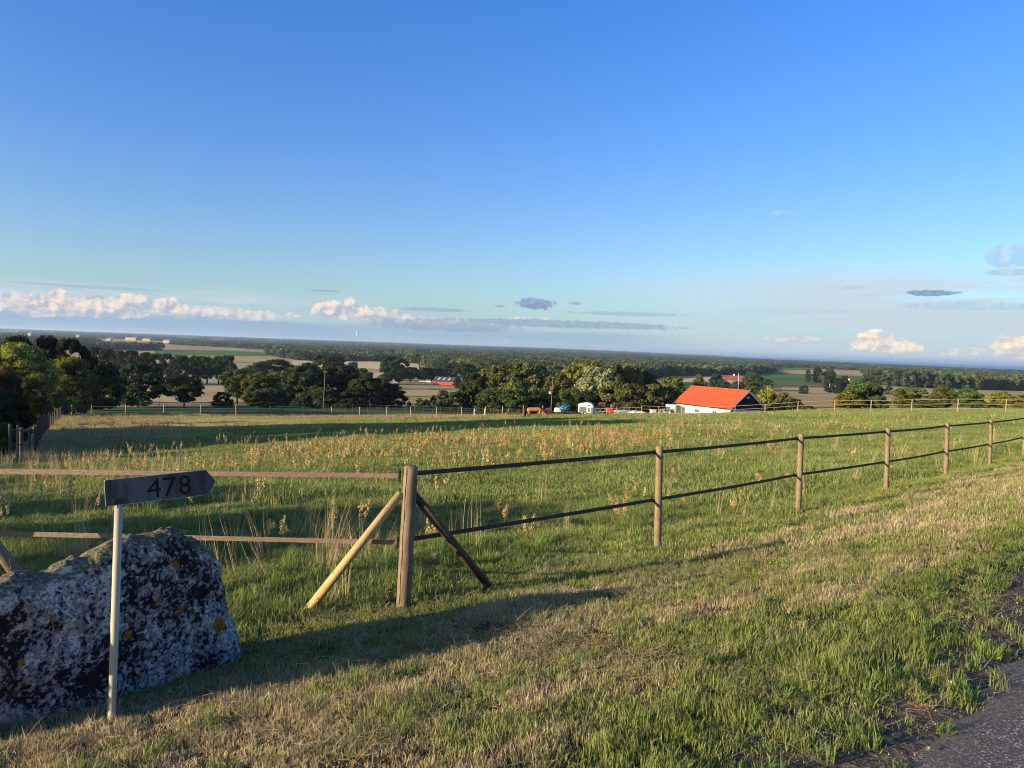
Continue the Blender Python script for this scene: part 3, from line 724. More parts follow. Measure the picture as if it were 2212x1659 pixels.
def near_fence():
    P = [(871, 1313), (1420, 1189), (1724, 1111), (1914, 1063), (2043, 1031), (2138, 1007)]
    tops = [(888, 1008), (1425, 965), (1731, 938), (1919, 925), (2047, 914), (2141, 907)]
    pts = [G(*p) for p in P]
    v = (pts[5]-pts[1])/4
    for k in range(1, 5):
        q = pts[5][:2]+(pts[5]-pts[4])[:2]*k*1.02; pts.append(np.array([q[0], q[1], g(*q)]))
    left = np.array([-4.55, 6.02]); pl = np.array([left[0], left[1], g(*left)])
    t = thing('paddock_tape_fence', pts[0], 'round wooden posts with two brown tapes running along the grass verge', 'fence')
    o0 = Vector(pts[0]); L = lambda p: Vector([float(q) for q in p])-o0
    mainp = mobj('post', post_mesh('post', 1.26, .060, 20), W_MAIN, t); prop(mainp, 'thick cracked corner post')
    mainp.rotation_euler = (R(1.0), R(1.6), 0)
    pm = [post_mesh('post', 1.22, .043, 14) for _ in range(3)]
    H = []
    for i, p in enumerate(pts[1:]):
        me = pm[i % 3]; o = mobj('post', me, W_POST, t); o.location = L(p)
        if i < 5:                                # height of each post read from the photograph
            b_ = Vector(p); D = p[1]; tp = PT(tops[i+1][0], tops[i+1][1], D); hh = tp[2]-p[2]; o.scale = (1, 1, hh/1.22)
            o.rotation_euler = (0, (tp[0]-p[0])/hh, 0)
        else: hh = 1.22
        H.append(hh)
    o = mobj('post', post_mesh('post', 1.25, .06, 16), W_MAIN, t); o.location = L(pl)
    H0 = PT(888, 1008, pts[0][1])[2]-pts[0][2]
    mainp.scale = (1, 1, H0/1.26)
    # drying crack down the main post
    bm = bmesh.new(); last = None
    for k in range(25):
        z = .05+(1.26-.05)*k/24; a = R(-118)+.05*math.sin(k*.9); w = .0022+.0014*math.sin(k*1.7)+.0008*k/24; rr = .060*(1.04-.06*(z+.3)/1.56)+.0016
        q = [bm.verts.new((rr*math.cos(a+s_*w/rr), rr*math.sin(a+s_*w/rr), z)) for s_ in (-1, 1)]
        if last: bm.faces.new((last[0], last[1], q[1], q[0]))
        last = q
    mobj('crack', bm_mesh(bm, 'crack'), plain('crack_shadow_wood', (.012, .009, .007), 1), mainp)
    # braces
    ft = G(655, 1326); tubeo('brace', [L(ft+np.array([-.03, -.02, -.06])), L(pts[0])+Vector((-.045, -.025, H0-.225))], [.040, .035], W_FRESH, t, 12).__setitem__('label', 'fresh yellow pine brace')
    ft2 = G(1059, 1268); tubeo('brace', [L(ft2+np.array([.03, .02, -.05])), L(pts[0])+Vector((.052, .03, H0-.235))], [.040, .036], W_OLD, t, 12).__setitem__('label', 'dark weathered brace')
    f3 = PT(30, 1232, 5.9); f4 = PT(-6, 1183, 5.9); dirv = Vector(f3-f4)
    tubeo('brace', [L(f4)-dirv*3.6, L(f3)+dirv*2.0], .045, W_MAIN, t, 12)
    # tapes
    nrm = Vector((-1, 1, 0)).normalized()
    for dz in (.07, .645):
        line = [L(pts[0])+nrm*.055+Vector((0, 0, H0-dz-.005))]+[L(p)+nrm*.062+Vector((0, 0, hh-dz)) for p, hh in zip(pts[1:], H)]
        for k, (a, b_) in enumerate(zip(line, line[1:])): tape('tape', [a, b_], .040, TAPE, t, .006+.006*(k % 2))
        a = L(pts[0])+Vector((-.075, .0, H0-dz-.01)); px = (1018.5 if dz < .3 else 1152.5)
        e = PT(0, px, 6.28); d = L(e)-a; b_ = a+d*1.17
        tape('tape', [b_, a], .040, TAPE_LIT, t, .0, .12).__setitem__('label', 'sunlit woven tape on the left stretch')
        bm = bmesh.new(); box(bm, a+Vector((.012, 0, 0)), (.018, .03, .10), bev=.003); mobj('insulator', bm_mesh(bm, 'insulator'), PLAS, t)
        me = None
        for p, hh in zip(pts[1:], H):
            if me is None:
                bm = bmesh.new(); box(bm, (0, 0, 0), (.05, .03, .05), R(45), bev=.005); box(bm, (-.03, 0.02, .022), (.02, .02, .014)); box(bm, (-.03, 0.02, -.022), (.02, .02, .014)); me = bm_mesh(bm, 'insulator')
            o = mobj('insulator', me, PLAS, t); o.location = L(p)+nrm*.045+Vector((-.025, -.018, hh-dz))
near_fence()

def post_line(name, xs, H, r, mat, label, rails, railmat, railw, parent_loc=None, rail_r=None, pale=None, dz=0., posts_name='post'):
    """xs: list of ground points"""
    t = thing(name, xs[0], label, 'fence'); o0 = Vector(xs[0]); me = post_mesh('post', H, r, 8)
    for i, p in enumerate(xs):
        o = mobj(posts_name, me, None, t); 
        if not me.materials: me.materials.append(mat)
        o.location = Vector(p)-o0
        o.rotation_euler = (random.uniform(-.02, .02), random.uniform(-.03, .03), random.random()*6)
    for hz in rails:
        for i, (a, b_) in enumerate(zip(xs, xs[1:])):
            a_ = Vector(a)-o0+Vector((0, 0, hz)); c_ = Vector(b_)-o0+Vector((0, 0, hz))
            if rail_r: tubeo('rail', [a_, c_], rail_r, railmat, t, 6)
            else: tape('tape', [a_, c_], railw, railmat, t, .02, 0, 4)
    return t
def gnd(x, y): return np.array([x, y, g(x, y)])
def along(pts, step):
    """points every step metres along a polyline of (x, y)"""
    pts = [np.array(p[:2], float) for p in pts]; out = [pts[0]]; need = step
    for a, b_ in zip(pts, pts[1:]):
        d = b_-a; L = np.hypot(*d); s_ = need
        while s_ <= L: out.append(a+d*s_/L); s_ += step
        need = s_-L
    return [gnd(*p) for p in out]
LF = along([AT(a, b_) for a, b_ in ((22, 28), (75, 38), (88, 50), (106, 70), (130, 95), (150, 112))], 4.1)
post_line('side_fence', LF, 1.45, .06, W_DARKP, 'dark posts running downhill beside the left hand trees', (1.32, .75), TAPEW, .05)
t2 = thing('twin_side_fence', AT(38, 30.5), 'short second run of posts just inside the dark side fence', 'fence'); o0 = Vector(AT(38, 30.5))
me = post_mesh('post', 1.5, .05, 10); me.materials.append(W_POST)
tp = [AT(38, 30.5), AT(47, 34), AT(82, 46), AT(95, 58)]
for p in tp: o = mobj('post', me, None, t2); o.location = Vector(p)-o0
for a, b_ in zip(tp, tp[1:]): tape('tape', [Vector(a)-o0+Vector((0, 0, 1.35)), Vector(b_)-o0+Vector((0, 0, 1.35))], .05, TAPEW, t2, .03, 0, 4)
# far paddock fence, lit posts
FX = [115, 155, 197, 271, 354, 433, 510, 583.5, 654, 716, 777, 835, 887, 943.6, 997, 1048, 1085, 1130, 1172]
FD_ = [112, 115, 118, 118, 118, 118, 118, 118, 118, 118, 118, 118, 118, 118, 118, 118, 119, 121, 123]
FF = [AT(a, b_) for a, b_ in zip(FX, FD_)]
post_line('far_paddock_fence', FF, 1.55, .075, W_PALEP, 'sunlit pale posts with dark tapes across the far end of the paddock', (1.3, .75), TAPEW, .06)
# outer fence behind it
OX = np.linspace(230, 1180, 26); OF = [AT(a, 168+4*math.sin(a*.01)) for a in OX]
post_line('outer_fence', OF, 1.6, .06, W_DARKP, 'thin dark fence standing on the bleached strip behind the far paddock', (1.45, .9), TAPEW, .07)
O2 = [AT(a, 142) for a in np.linspace(560, 1215, 15)]
post_line('middle_fence', O2, 1.3, .05, W_DARKP, 'low dark fence crossing the cropped green strip', (1.1, .6), TAPEW, .05)
# rail fence on the crest, right
RX = [(1386, 116), (1423, 112), (1472, 108), (1531, 104), (1587, 100), (1652, 96), (1723, 92), (1802.6, 88), (1880.7, 84), (1969, 80), (2068, 76), (2172, 72), (2290, 68)]
RF = [AT(a, b_) for a, b_ in RX]
post_line('crest_rail_fence', RF, 1.36, .05, W_PALEP, 'three rail wooden fence along the crest in front of the hedge trees and stable', (1.32, .85, .40), W_RAIL, .05, rail_r=.022)
R2 = [AT(a, b_) for a, b_ in ((1287, 126), (1331, 123), (1359, 120), (1386, 117))]
post_line('yard_rail_fence', R2, 1.15, .05, W_PALEP, 'sagging two rail fence beside the parked red tractor', (1.0, .5), W_RAIL, .05, rail_r=.03)
for px in (1099, 1310):
    b_ = AT(px, 120); tt = thing('braced_post', b_, {1099: 'short braced post right of the white jump stands', 1310: 'short pale post between tractor and red machine'}[px], 'post')
    tubeo('post', [(0, 0, -.2), (0, 0, 1.1)], .06, W_PALEP, tt); tubeo('brace', [(-.8, 0, 0), (-.05, 0, .95)], .045, W_PALEP, tt)
# ------------------------------------------------------------------ stable with orange roof
WHITE = plain('white_render', (.74, .70, .62), .85, .05, 3, bump=.1)
WHITEP = plain('white_paint', (.78, .78, .76), .5, .04, 3)
BLACKW = plain('black_boarding', (.012, .012, .014), .8, .2, 6)
GLASS = plain('dark_glass', (.02, .03, .04), .1, .1, spec=.8)
def roofmat():
    m_, nt, out = mat_new('orange_tiles'); b = nd(nt, 'ShaderNodeBsdfPrincipled'); lk(nt, b.outputs[0], out.inputs[0])
    tc = nd(nt, 'ShaderNodeTexCoord'); n1 = noise(nt, tc.outputs['Object'], 1.2, 4, .6); n2 = noise(nt, tc.outputs['Object'], 9, 3)
    lk(nt, mixc(nt, (n1*.6+n2*.5).step(.35, .75), (.33, .060, .022), (.41, .088, .032)), b.inputs['Base Color'])
    b.inputs['Roughness'].default_value = .8; b.inputs['Specular IOR Level'].default_value = .2; return m_
TILE = roofmat()
def gable_roof_mesh(L, Wd, z0, z1, ov, th, course=.36):
    """tile courses as real steps; L along x, W along y"""
    bm = bmesh.new()
    for s in (-1, 1):
        run = Wd/2; n = int(math.hypot(run, z1-z0)/course)
        for k in range(n):
            a = k/n; b_ = (k+1)/n
            ya = s*run*(1-a); yb = s*run*(1-b_); za = z0+(z1-z0)*a+.05; zb = z0+(z1-z0)*b_+.012
            v = [bm.verts.new(p) for p in ((-L/2, ya, za), (L/2, ya, za), (L/2, yb, zb), (-L/2, yb, zb))]; bm.faces.new(v)
            w = [bm.verts.new(p) for p in ((-L/2, ya, za-.045), (L/2, ya, za-.045))]; bm.faces.new((v[0], v[1], w[1], w[0]))
        pts = [Vector((-L/2, s*run, z0-.03)), Vector((-L/2, 0, z1-.03)), Vector((-L/2, 0, z1-.03-th)), Vector((-L/2, s*run, z0-.03-th))]
        prism(bm, pts, Vector((L, 0, 0)))
    return bm_mesh(bm, 'roof')
def stable():
    C = PT(1577.5, 883.5, 150.); Rr = PT(1656.7, 881.7, 155.7); Lf = PT(1452.8, 869, 163.); pk = PT(1618.4, 844.2, 152.9)
    ex = Vector(C)-Vector(Lf); ex.z = 0; L = ex.length; ex.normalize(); ey = Vector((-ex.y, ex.x, 0)); Wd = 10.7
    cen = Vector(C)-ex*L/2+ey*Wd/2; ze = float(C[2]); zr = float(pk[2])
    gzv = g(cen.x, cen.y)-.4; base = Vector((cen.x, cen.y, gzv))
    t = thing('stable', base, 'low white stable with bright orange tiled roof and black gable', 'building', math.atan2(ex.y, ex.x))
    e = ze-gzv; r = zr-gzv; ov = .55; lw = L-1.1; ww = Wd-1.3
    bm = bmesh.new(); box(bm, (0, 0, e/2-.05), (lw, ww, e-.1)); mobj('wall', bm_mesh(bm, 'wall'), WHITE, t)
    sl = (r-e)/(Wd/2)
    for s, nm in ((-1, 'far'), (1, 'near')):
        bm = bmesh.new(); x = s*(lw/2-.02)
        pts = [Vector((x, -ww/2+.02, e-.35)), Vector((x, ww/2-.02, e-.35)), Vector((x, ww/2-.02, e+.25)), Vector((x, 0, r-.12)), Vector((x, -ww/2+.02, e+.25))]
        prism(bm, pts, Vector((s*.08, 0, 0))); go = mobj('gable', bm_mesh(bm, 'gable'), BLACKW, t)
        bmb = bmesh.new()
        for k in range(int(ww/.3)):
            y = -ww/2+.15+k*.3; top = e+.25+(ww/2-abs(y))*((r-.37-e)/(ww/2)); box(bmb, (x+s*.10, y, (e-.35+top)/2), (.03, .05, top-e+.35))
        cl = mobj('batten', bm_mesh(bmb, 'batten'), BLACKW, go); cl['kind'] = 'stuff'
        for q in (-1, 1):
            a = Vector((s*(L/2), q*Wd/2, e-.10)); b_ = Vector((s*(L/2), 0, r-.03)); bm = bmesh.new()
            prism(bm, [a, b_, b_-Vector((0, 0, .30)), a-Vector((0, 0, .24))], Vector((s*.05, 0, 0))); mobj('bargeboard', bm_mesh(bm, 'bargeboard'), WHITEP, t)
    ro = mobj('roof', gable_roof_mesh(L, Wd, e, r, ov, .10), TILE, t)
    bm = bmesh.new(); tube(bm, [(-L/2, 0, r+.04), (L/2, 0, r+.04)], .10, 8); mobj('ridge', bm_mesh(bm, 'ridge'), TILE, ro)
    bm = bmesh.new(); tube(bm, [(-L/2, -Wd/2-.07, e-.02), (L/2, -Wd/2-.07, e-.06)], .075, 8); gu = mobj('gutter', bm_mesh(bm, 'gutter', True), BLACKW, t)
    bm = bmesh.new(); tube(bm, [(L/2-.3, -Wd/2-.05, e-.1), (L/2-.6, -ww/2-.06, e-.5), (L/2-.6, -ww/2-.06, .2)], .045, 6); mobj('downpipe', bm_mesh(bm, 'downpipe', True), BLACKW, gu)
    for x in (lw*.5-8.6, lw*.5-3.9, lw*.5-1.3):
        z = e-1.15; f = boxo('window', (x, -ww/2-.03, z), (1.15, .08, .75), WHITEP, t)
        boxo('pane', (x-.27, -ww/2-.075, z), (.46, .02, .6), GLASS, f); boxo('pane', (x+.27, -ww/2-.075, z), (.46, .02, .6), GLASS, f)
    f = boxo('window', (lw/2+.03, -ww/2+3.1, e-1.35), (.08, 1.7, .7), BLACKW, t); boxo('pane', (lw/2+.075, -ww/2+3.1, e-1.35), (.02, 1.5, .55), GLASS, f)
    boxo('lamp', (lw/2+.25, .1, r-1.4), (.35, .5, .3), WHITEP, t, 0, .3)
    bm = bmesh.new(); tube(bm, [(-L/2+2.5, 1.0, r-.7), (-L/2+2.5, 1.0, r+.35)], .12, 8)
stable()
def annex():
    b_ = AT(1448.5, 161); b_ = np.array([b_[0], b_[1], PT(1448, 893, 161)[2]-.9])
    t = thing('white_annex', b_, 'small flat white shed at the left end of the stable', 'shed', R(-20))
    boxo('wall', (0, 0, 1.35), (1.9, 2.4, 2.7), WHITE, t); boxo('roof', (0, 0, 2.74), (2.1, 2.6, .09), WHITEP, t)
    f = boxo('window', (.45, -1.22, 1.35), (.8, .06, 1.1), plain('brown_frame', (.10, .06, .035)), t); boxo('pane', (.45, -1.26, 1.35), (.62, .02, .9), GLASS, f)
annex()

# ------------------------------------------------------------------ horse
def skin_mesh(name, verts, edges, radii, sub=2, root=0):
    me = bpy.data.meshes.new(name); me.from_pydata(verts, edges, []); o = bpy.data.objects.new(name, me); COL.objects.link(o)
    md = o.modifiers.new('s', 'SKIN'); o.modifiers.new('b', 'SUBSURF').levels = sub
    for i, r in enumerate(radii): me.skin_vertices[0].data[i].radius = (r if hasattr(r, '__len__') else (r, r))
    me.skin_vertices[0].data[root].use_root = True
    dg = bpy.context.evaluated_depsgraph_get(); dg.update()
    m2 = bpy.data.meshes.new_from_object(o.evaluated_get(dg)); bpy.data.objects.remove(o)
    for p in m2.polygons: p.use_smooth = True
    m2.materials.clear(); m2.name = name; return m2
def horse():
    base = AT(1155, 93)
    t = thing('horse', base, 'light bay horse with black tail grazing in the sunlit grass', 'horse', R(-4))
    V = [(-1.00, 0, 1.20), (-.80, 0, 1.20), (-.40, 0, 1.12), (.05, 0, 1.10), (.42, 0, 1.14), (.66, 0, 1.18),      # trunk
         (.92, 0, 1.04), (1.16, 0, .80), (1.34, 0, .58),                                                          # neck
         (1.46, 0, .44), (1.52, 0, .22), (1.55, 0, .07)]                                                          # head
    Rr = [.15, (.26, .27), (.26, .27), (.27, .28), (.25, .29), (.21, .26), (.13, .22), (.10, .18), (.09, .15), (.09, .14), (.065, .09), (.05, .06)]
    E = [(i, i+1) for i in range(11)]
    def leg(root, pts, rs):
        p = root
        for q, r in zip(pts, rs): V.append(q); Rr.append(r); E.append((p, len(V)-1)); p = len(V)-1
    for s, dx in ((-1, 0), (1, .22)):
        leg(1, [(-.78+dx*.6, s*.15, .88), (-.70+dx, s*.15, .66), (-.86+dx, s*.15, .44), (-.83+dx, s*.15, .14), (-.78+dx, s*.15, .04)], [.15, .10, .060, .045, .06])
    for s, dx in ((-1, .0), (1, -.24)):
        leg(5, [(.60+dx*.5, s*.14, .82), (.60+dx, s*.14, .50), (.58+dx, s*.14, .44), (.62+dx, s*.14, .14), (.66+dx, s*.14, .04)], [.12, .065, .06, .042, .058])
    m_, nt, out = mat_new('bay_coat'); b = nd(nt, 'ShaderNodeBsdfPrincipled'); lk(nt, b.outputs[0], out.inputs[0]); tc = nd(nt, 'ShaderNodeTexCoord')
    x, y, z = sepxyz(nt, tc.outputs['Object']); n_ = noise(nt, tc.outputs['Object'], 4, 3)
    leg_ = (z+(n_-.5)*.15).step(.62, .46)*x.step(1.0, .9); muz = z.step(.50, .30)*x.step(1.25, 1.35)
    col = mixc(nt, n_.step(.3, .7), (.25, .10, .030), (.34, .155, .05)); col = mixc(nt, leg_.mx(muz), col, (.015, .012, .011))
    lk(nt, col, b.inputs['Base Color']); b.inputs['Roughness'].default_value = .6
    mobj('body', skin_mesh('body', V, E, Rr), m_, t)
    blackh = plain('black_hair', (.012, .010, .010), .8, .2, 10)
    bm = bmesh.new(); tube(bm, [(-1.08, 0, 1.30), (-1.20, 0, 1.18), (-1.24, 0, .8), (-1.20, 0, .35), (-1.18, 0, .12)], [.06, .12, .15, .12, .03], 8); mobj('tail', bm_mesh(bm, 'tail', True), blackh, t)
    bm = bmesh.new()
    for k in range(7):
        a = k/6; x_ = .74+.68*a; z_ = 1.37-.66*a; box(bm, (x_, -.0, z_), (.20, .30-.08*a, .20), 0)
    mobj('mane', bm_mesh(bm, 'mane'), blackh, t)
    for s in (-1, 1):
        bm = bmesh.new(); bmesh.ops.create_cone(bm, segments=6, radius1=.04, radius2=.005, depth=.14, matrix=Matrix.Translation((1.38, s*.08, .70))@Matrix.Rotation(R(-20), 4, 'Y')); mobj('ear', bm_mesh(bm, 'ear', True), m_, t)
horse()

# ------------------------------------------------------------------ things in the yard
def wheel(parent, c, r, w, tyre, rim, axis='Y'):
    me = bmesh.new(); rot = Matrix.Rotation(R(90), 4, 'X') if axis == 'Y' else Matrix.Rotation(R(90), 4, 'Y')
    bmesh.ops.create_cone(me, segments=20, radius1=r, radius2=r, depth=w, cap_ends=True, matrix=Matrix.Translation(c)@rot)
    bmesh.ops.bevel(me, geom=[e for e in me.edges if e.calc_face_angle(0) > .8], offset=r*.12, segments=2, affect='EDGES')
    wo = mobj('wheel', bm_mesh(me, 'wheel'), tyre, parent)
    me = bmesh.new(); bmesh.ops.create_cone(me, segments=20, radius1=r*.58, radius2=r*.58, depth=w+.04, cap_ends=True, matrix=Matrix.Translation(c)@rot); mobj('rim', bm_mesh(me, 'rim'), rim, wo)
TYRE = plain('tyre_rubber', (.02, .02, .02), .9, .1); RED = plain('faded_red_paint', (.33, .035, .03), .5, .2, 5); REDB = plain('bright_red_paint', (.52, .035, .03), .45, .1)
GREYP = plain('grey_panel', (.12, .115, .11), .6, .05); ALU = plain('aluminium_sheet', (.5, .5, .5), .4, .1, metal=.3)
def trailer():
    b_ = AT(1267, 136); zb = PT(1267, 895.5, 136)[2]; b_[2] = zb
    t = thing('horse_trailer', b_, 'white and grey horse trailer with domed roof beside the old tractor', 'trailer', R(-16)); k = 1.0
    bm = bmesh.new(); prof = [(-1.25, .35), (-1.25, 1.75), (-1.05, 2.0), (-.3, 2.02), (-.1, 2.12), (.25, 2.14), (.85, 2.0), (1.15, 1.7), (1.28, 1.2), (1.32, .35)]
    prism(bm, [Vector((x, -.82, z)) for x, z in prof], Vector((0, 1.64, 0))); bmesh.ops.bevel(bm, geom=bm.edges[:], offset=.05, segments=2, affect='EDGES')
    mobj('body', bm_mesh(bm, 'body'), WHITEP, t)
    boxo('side_panel', (-.55, -.835, .88), (1.3, .03, 1.0), GREYP, t); boxo('side_panel', (1.08, -.835, .88), (.36, .03, 1.0), GREYP, t)
    d = boxo('door', (.52, -.85, .98), (.56, .05, 1.25), WHITEP, t); boxo('panel', (.52, -.885, .9), (.36, .02, .85), GREYP, d)
    bm = bmesh.new(); bmesh.ops.create_cone(bm, segments=16, radius1=.17, radius2=.17, depth=.04, cap_ends=True, matrix=Matrix.Translation((.48, -.84, 1.66))@Matrix.Rotation(R(90), 4, 'X')@Matrix.Diagonal((1.2, .8, 1, 1))); mobj('window', bm_mesh(bm, 'window'), GLASS, t)
    for x in (-.62, -.1):
        for s in (-1, 1): wheel(t, (x, s*.84, .28), .28, .16, TYRE, ALU)
    boxo('chassis', (0, 0, .33), (2.6, 1.5, .10), GREYP, t)
    bm = bmesh.new(); tube(bm, [(1.2, -.5, .35), (2.2, 0, .40)], .05, 6); tube(bm, [(1.2, .5, .35), (2.2, 0, .40)], .05, 6); tube(bm, [(2.0, 0, 0), (2.0, 0, .8)], .035, 6); mobj('drawbar', bm_mesh(bm, 'drawbar'), ALU, t)
    boxo('tail_ramp', (-1.34, 0, 1.15), (.08, 1.5, 1.45), WHITEP, t)
trailer()
def tractor():
    b_ = AT(1303, 137); b_[2] = PT(1303, 895.5, 137)[2]
    t = thing('tractor', b_, 'old dark red tractor with cab parked right of the white trailer', 'tractor', R(170))
    boxo('bonnet', (-.95, 0, 1.0), (1.3, .6, .55), RED, t, bev=.06); boxo('chassis', (-.3, 0, .65), (2.4, .45, .35), GREYP, t, bev=.03)
    bm = bmesh.new()
    for x in (-.25, .75):
        for y in (-.5, .5): box(bm, (x, y, 1.45), (.07, .07, 1.1))
    cb = mobj('cab', bm_mesh(bm, 'cab'), RED, t); boxo('roof', (.25, 0, 2.05), (1.25, 1.2, .12), RED, cb, bev=.04)
    for y in (-.5, .5): boxo('pane', (.25, y, 1.62), (.9, .02, .7), GLASS, cb)
    boxo('pane', (-.27, 0, 1.62), (.02, .9, .7), GLASS, cb)
    for s in (-1, 1):
        wheel(t, (.55, s*.65, .62), .62, .34, TYRE, ALU); wheel(t, (-1.25, s*.55, .36), .36, .2, TYRE, ALU)
        boxo('fender', (.55, s*.65, 1.28), (1.0, .4, .08), RED, t, bev=.02)
    tubeo('exhaust', [(-.8, .2, 1.2), (-.8, .2, 1.95)], .035, GREYP, t); tubeo('loader_arm', [(.2, -.9, .9), (-1.0, -.9, 1.9), (-2.1, -.9, .6)], .05, RED, t)
tractor()
def yard():
    b_ = AT(1318, 130); b_[2] = PT(1318, 897, 130)[2]
    t = thing('hay_machine', b_, 'small bright red hay machine with wheels in front of the tractor', 'machine')
    boxo('hopper', (0, 0, .85), (1.0, .8, .5), REDB, t, bev=.12); boxo('frame', (0, 0, .5), (1.3, .5, .12), REDB, t); boxo('guard', (.1, -.45, .55), (.5, .1, .5), REDB, t, .2, 0, .03)
    for x in (-.35, .4): wheel(t, (x, -.4, .22), .22, .12, TYRE, REDB)
    tubeo('drawbar', [(.5, 0, .5), (1.7, 0, .6)], .06, WHITEP, t); tubeo('crank', [(.1, 0, 1.1), (.1, 0, 1.9)], .04, WHITEP, t)
    # blue tarpaulin
    def lump(name, px, py, D, s, mat, label, cat, seed=0, rough=.18, rz=0.):
        b_ = AT(px, D); b_[2] = PT(px, py, D)[2]; bm = bmesh.new(); bmesh.ops.create_icosphere(bm, subdivisions=3, radius=1)
        from mathutils import noise as N
        for v in bm.verts:
            f = 1+rough*N.noise(v.co*1.8+Vector((seed*3.1, 0, 0)))*2; c = v.co*f; m = max(abs(c.x), abs(c.y), abs(c.z)); c = c*.55+c/m*.45*f
            v.co = Vector((c.x*s[0]/2, c.y*s[1]/2, max(c.z, -.3)*s[2]/1.3+s[2]*.23))
        o = mobj(name, bm_mesh(bm, name), mat); o.location = b_; o.rotation_euler = (0, 0, rz); prop(o, label, cat); return o
    lump('blue_tarpaulin', 1217, 885.5, 150, (1.7, 1.2, .85), plain('blue_tarpaulin', (.02, .17, .50), .5, .15, 4), 'bright blue tarpaulin bundle between brush pile and trailer', 'tarpaulin', 1)
    lump('covered_load', 1214, 890, 146, (3.0, 1.4, .55), plain('dark_sheet', (.045, .045, .05), .8, .3, 3), 'dark covered load lying under the blue tarpaulin', 'cover', 2)
    lump('upturned_boat', 1204, 889.5, 143, (1.4, .9, .8), plain('pale_hull', (.62, .60, .55), .6, .1, 3), 'pale rounded upturned hull right of the brush pile', 'boat', 3, .06)
    lump('silage_cover', 1345, 895.5, 133, (3.6, 1.6, .75), plain('grey_film', (.34, .36, .38), .35, .25, 5), 'long heap under silvery sheeting right of the red machine', 'cover', 4, .22)
    lump('sheeted_stack', 1376, 895, 131, (3.0, 1.4, .6), plain('pale_film', (.46, .48, .50), .35, .25, 5), 'low pale sheeted stack left of the white box', 'cover', 5, .22)
    lump('stone_heap', 1432, 893, 134, (1.6, 1.2, .8), plain('yard_stone', (.22, .20, .17), .9, .4, 3), 'heap of stones between white box and shed', 'stones', 6, .35)
    b_ = AT(1410.5, 131); b_[2] = PT(1410, 896, 131)[2]
    t = thing('white_crate', b_, 'white cube shaped box on the grass left of the shed', 'box', R(15)); boxo('body', (0, 0, .42), (.85, .8, .78), WHITEP, t, bev=.03); boxo('lid', (0, 0, .84), (.92, .86, .05), WHITEP, t); boxo('pallet', (0, 0, .02), (.9, .85, .06), W_RAIL, t)
    # brush piles
    def brush(px, D, w, h, n, label, mat):
        b_ = AT(px, D); bm = bmesh.new()
        for _ in range(n):
            a = random.uniform(-1, 1); q = Vector((a*w/2, random.uniform(-.8, .8), max(0, h*(1-a*a)*random.random()))); d = Vector((random.uniform(-1, 1), random.uniform(-1, 1), random.uniform(-.1, .8)))*random.uniform(.5, 1.3)
            tube(bm, [q-d*.4, q+d*.1+Vector((0, 0, .1)), q+d*.6], [.035, .025, .008], 4)
        o = mobj('brush_pile', bm_mesh(bm, 'brush_pile'), mat); o.location = b_; prop(o, label, 'brush pile')
    brush(1181, 137, 3.0, 1.25, 420, 'reddish brown brush pile right behind the horse', plain('brown_twigs', (.16, .085, .055), .9, .3, 5))
    brush(1117, 150, 3.2, .8, 300, 'low grey brown brush pile left of the horse', plain('grey_twigs', (.11, .085, .065), .9, .3, 5))
    brush(1246, 122, 2.2, .22, 90, 'few dark branches lying in the grass before the trailer', plain('dark_twigs', (.04, .035, .03), .9, .3, 5))
    # jump stands
    for px, lb in ((1024, 'left white riding jump stand beyond the far paddock fence'), (1046.5, 'right white riding jump stand beyond the far paddock fence')):
        b_ = AT(px, 150); t = thing('jump_stand', b_, lb, 'jump stand', 0, 'white riding jump stands'); boxo('upright', (0, 0, .7), (.16, .12, 1.4), WHITEP, t); boxo('foot', (.22, 0, .06), (.75, .12, .12), WHITEP, t); boxo('foot', (0, 0, .061), (.12, .75, .12), WHITEP, t)
    for k, px in enumerate((1108, 1360, 1375)):
        pass
yard()
def pole(px0, py0, px1, py1, D, label, r=.13, box_=False, mat=None):
    a = PT(px1, py1, D); b_ = PT(px0, py0, D); a[2] = min(a[2], g(a[0], a[1]))
    t = thing('utility_pole', a, label, 'pole'); top = Vector(b_)-Vector(a)
    tubeo('pole', [Vector((0, 0, -.5)), top], [r*1.15, r*.8], mat or W_POST, t, 8)
    if box_:
        c = top*.60; boxo('transformer', c+Vector((-.45, 0, 0)), (.55, .5, .55), plain('grey_box', (.4, .4, .4)), t, bev=.05); boxo('crossarm', top*.72, (.9, .1, .1), W_PALEP, t)
    boxo('crossarm', top*.985, (.9, .1, .1), W_PALEP, t)
    return Vector(b_)
p1 = pole(702.5, 802, 698.5, 877, 175, 'bare utility pole in front of the dark middle trees', .09)
p2 = pole(1194.5, 813.5, 1190.5, 877.5, 172, 'utility pole with transformer box left of the grey willow', r=.09, box_=True)
pole(1595.8, 806, 1595, 827.5, 560, 'tall white mast beside the red roofed farmhouse', .14, mat=WHITEP)
wire = plain('wire', (.03, .03, .03), .5)
for i, (a, b_) in enumerate(((p1, p2), (Vector(PT(150, 798, 190)), p1))):
    o = tubeo('power_line', [a.lerp(b_, k/10)-Vector((0, 0, 1.2*4*(k/10)*(1-k/10))) for k in range(11)], .012, wire, None, 4)
    prop(o, ('sagging power line between the two utility poles', 'power line from the left pole towards the left trees')[i], 'power line')

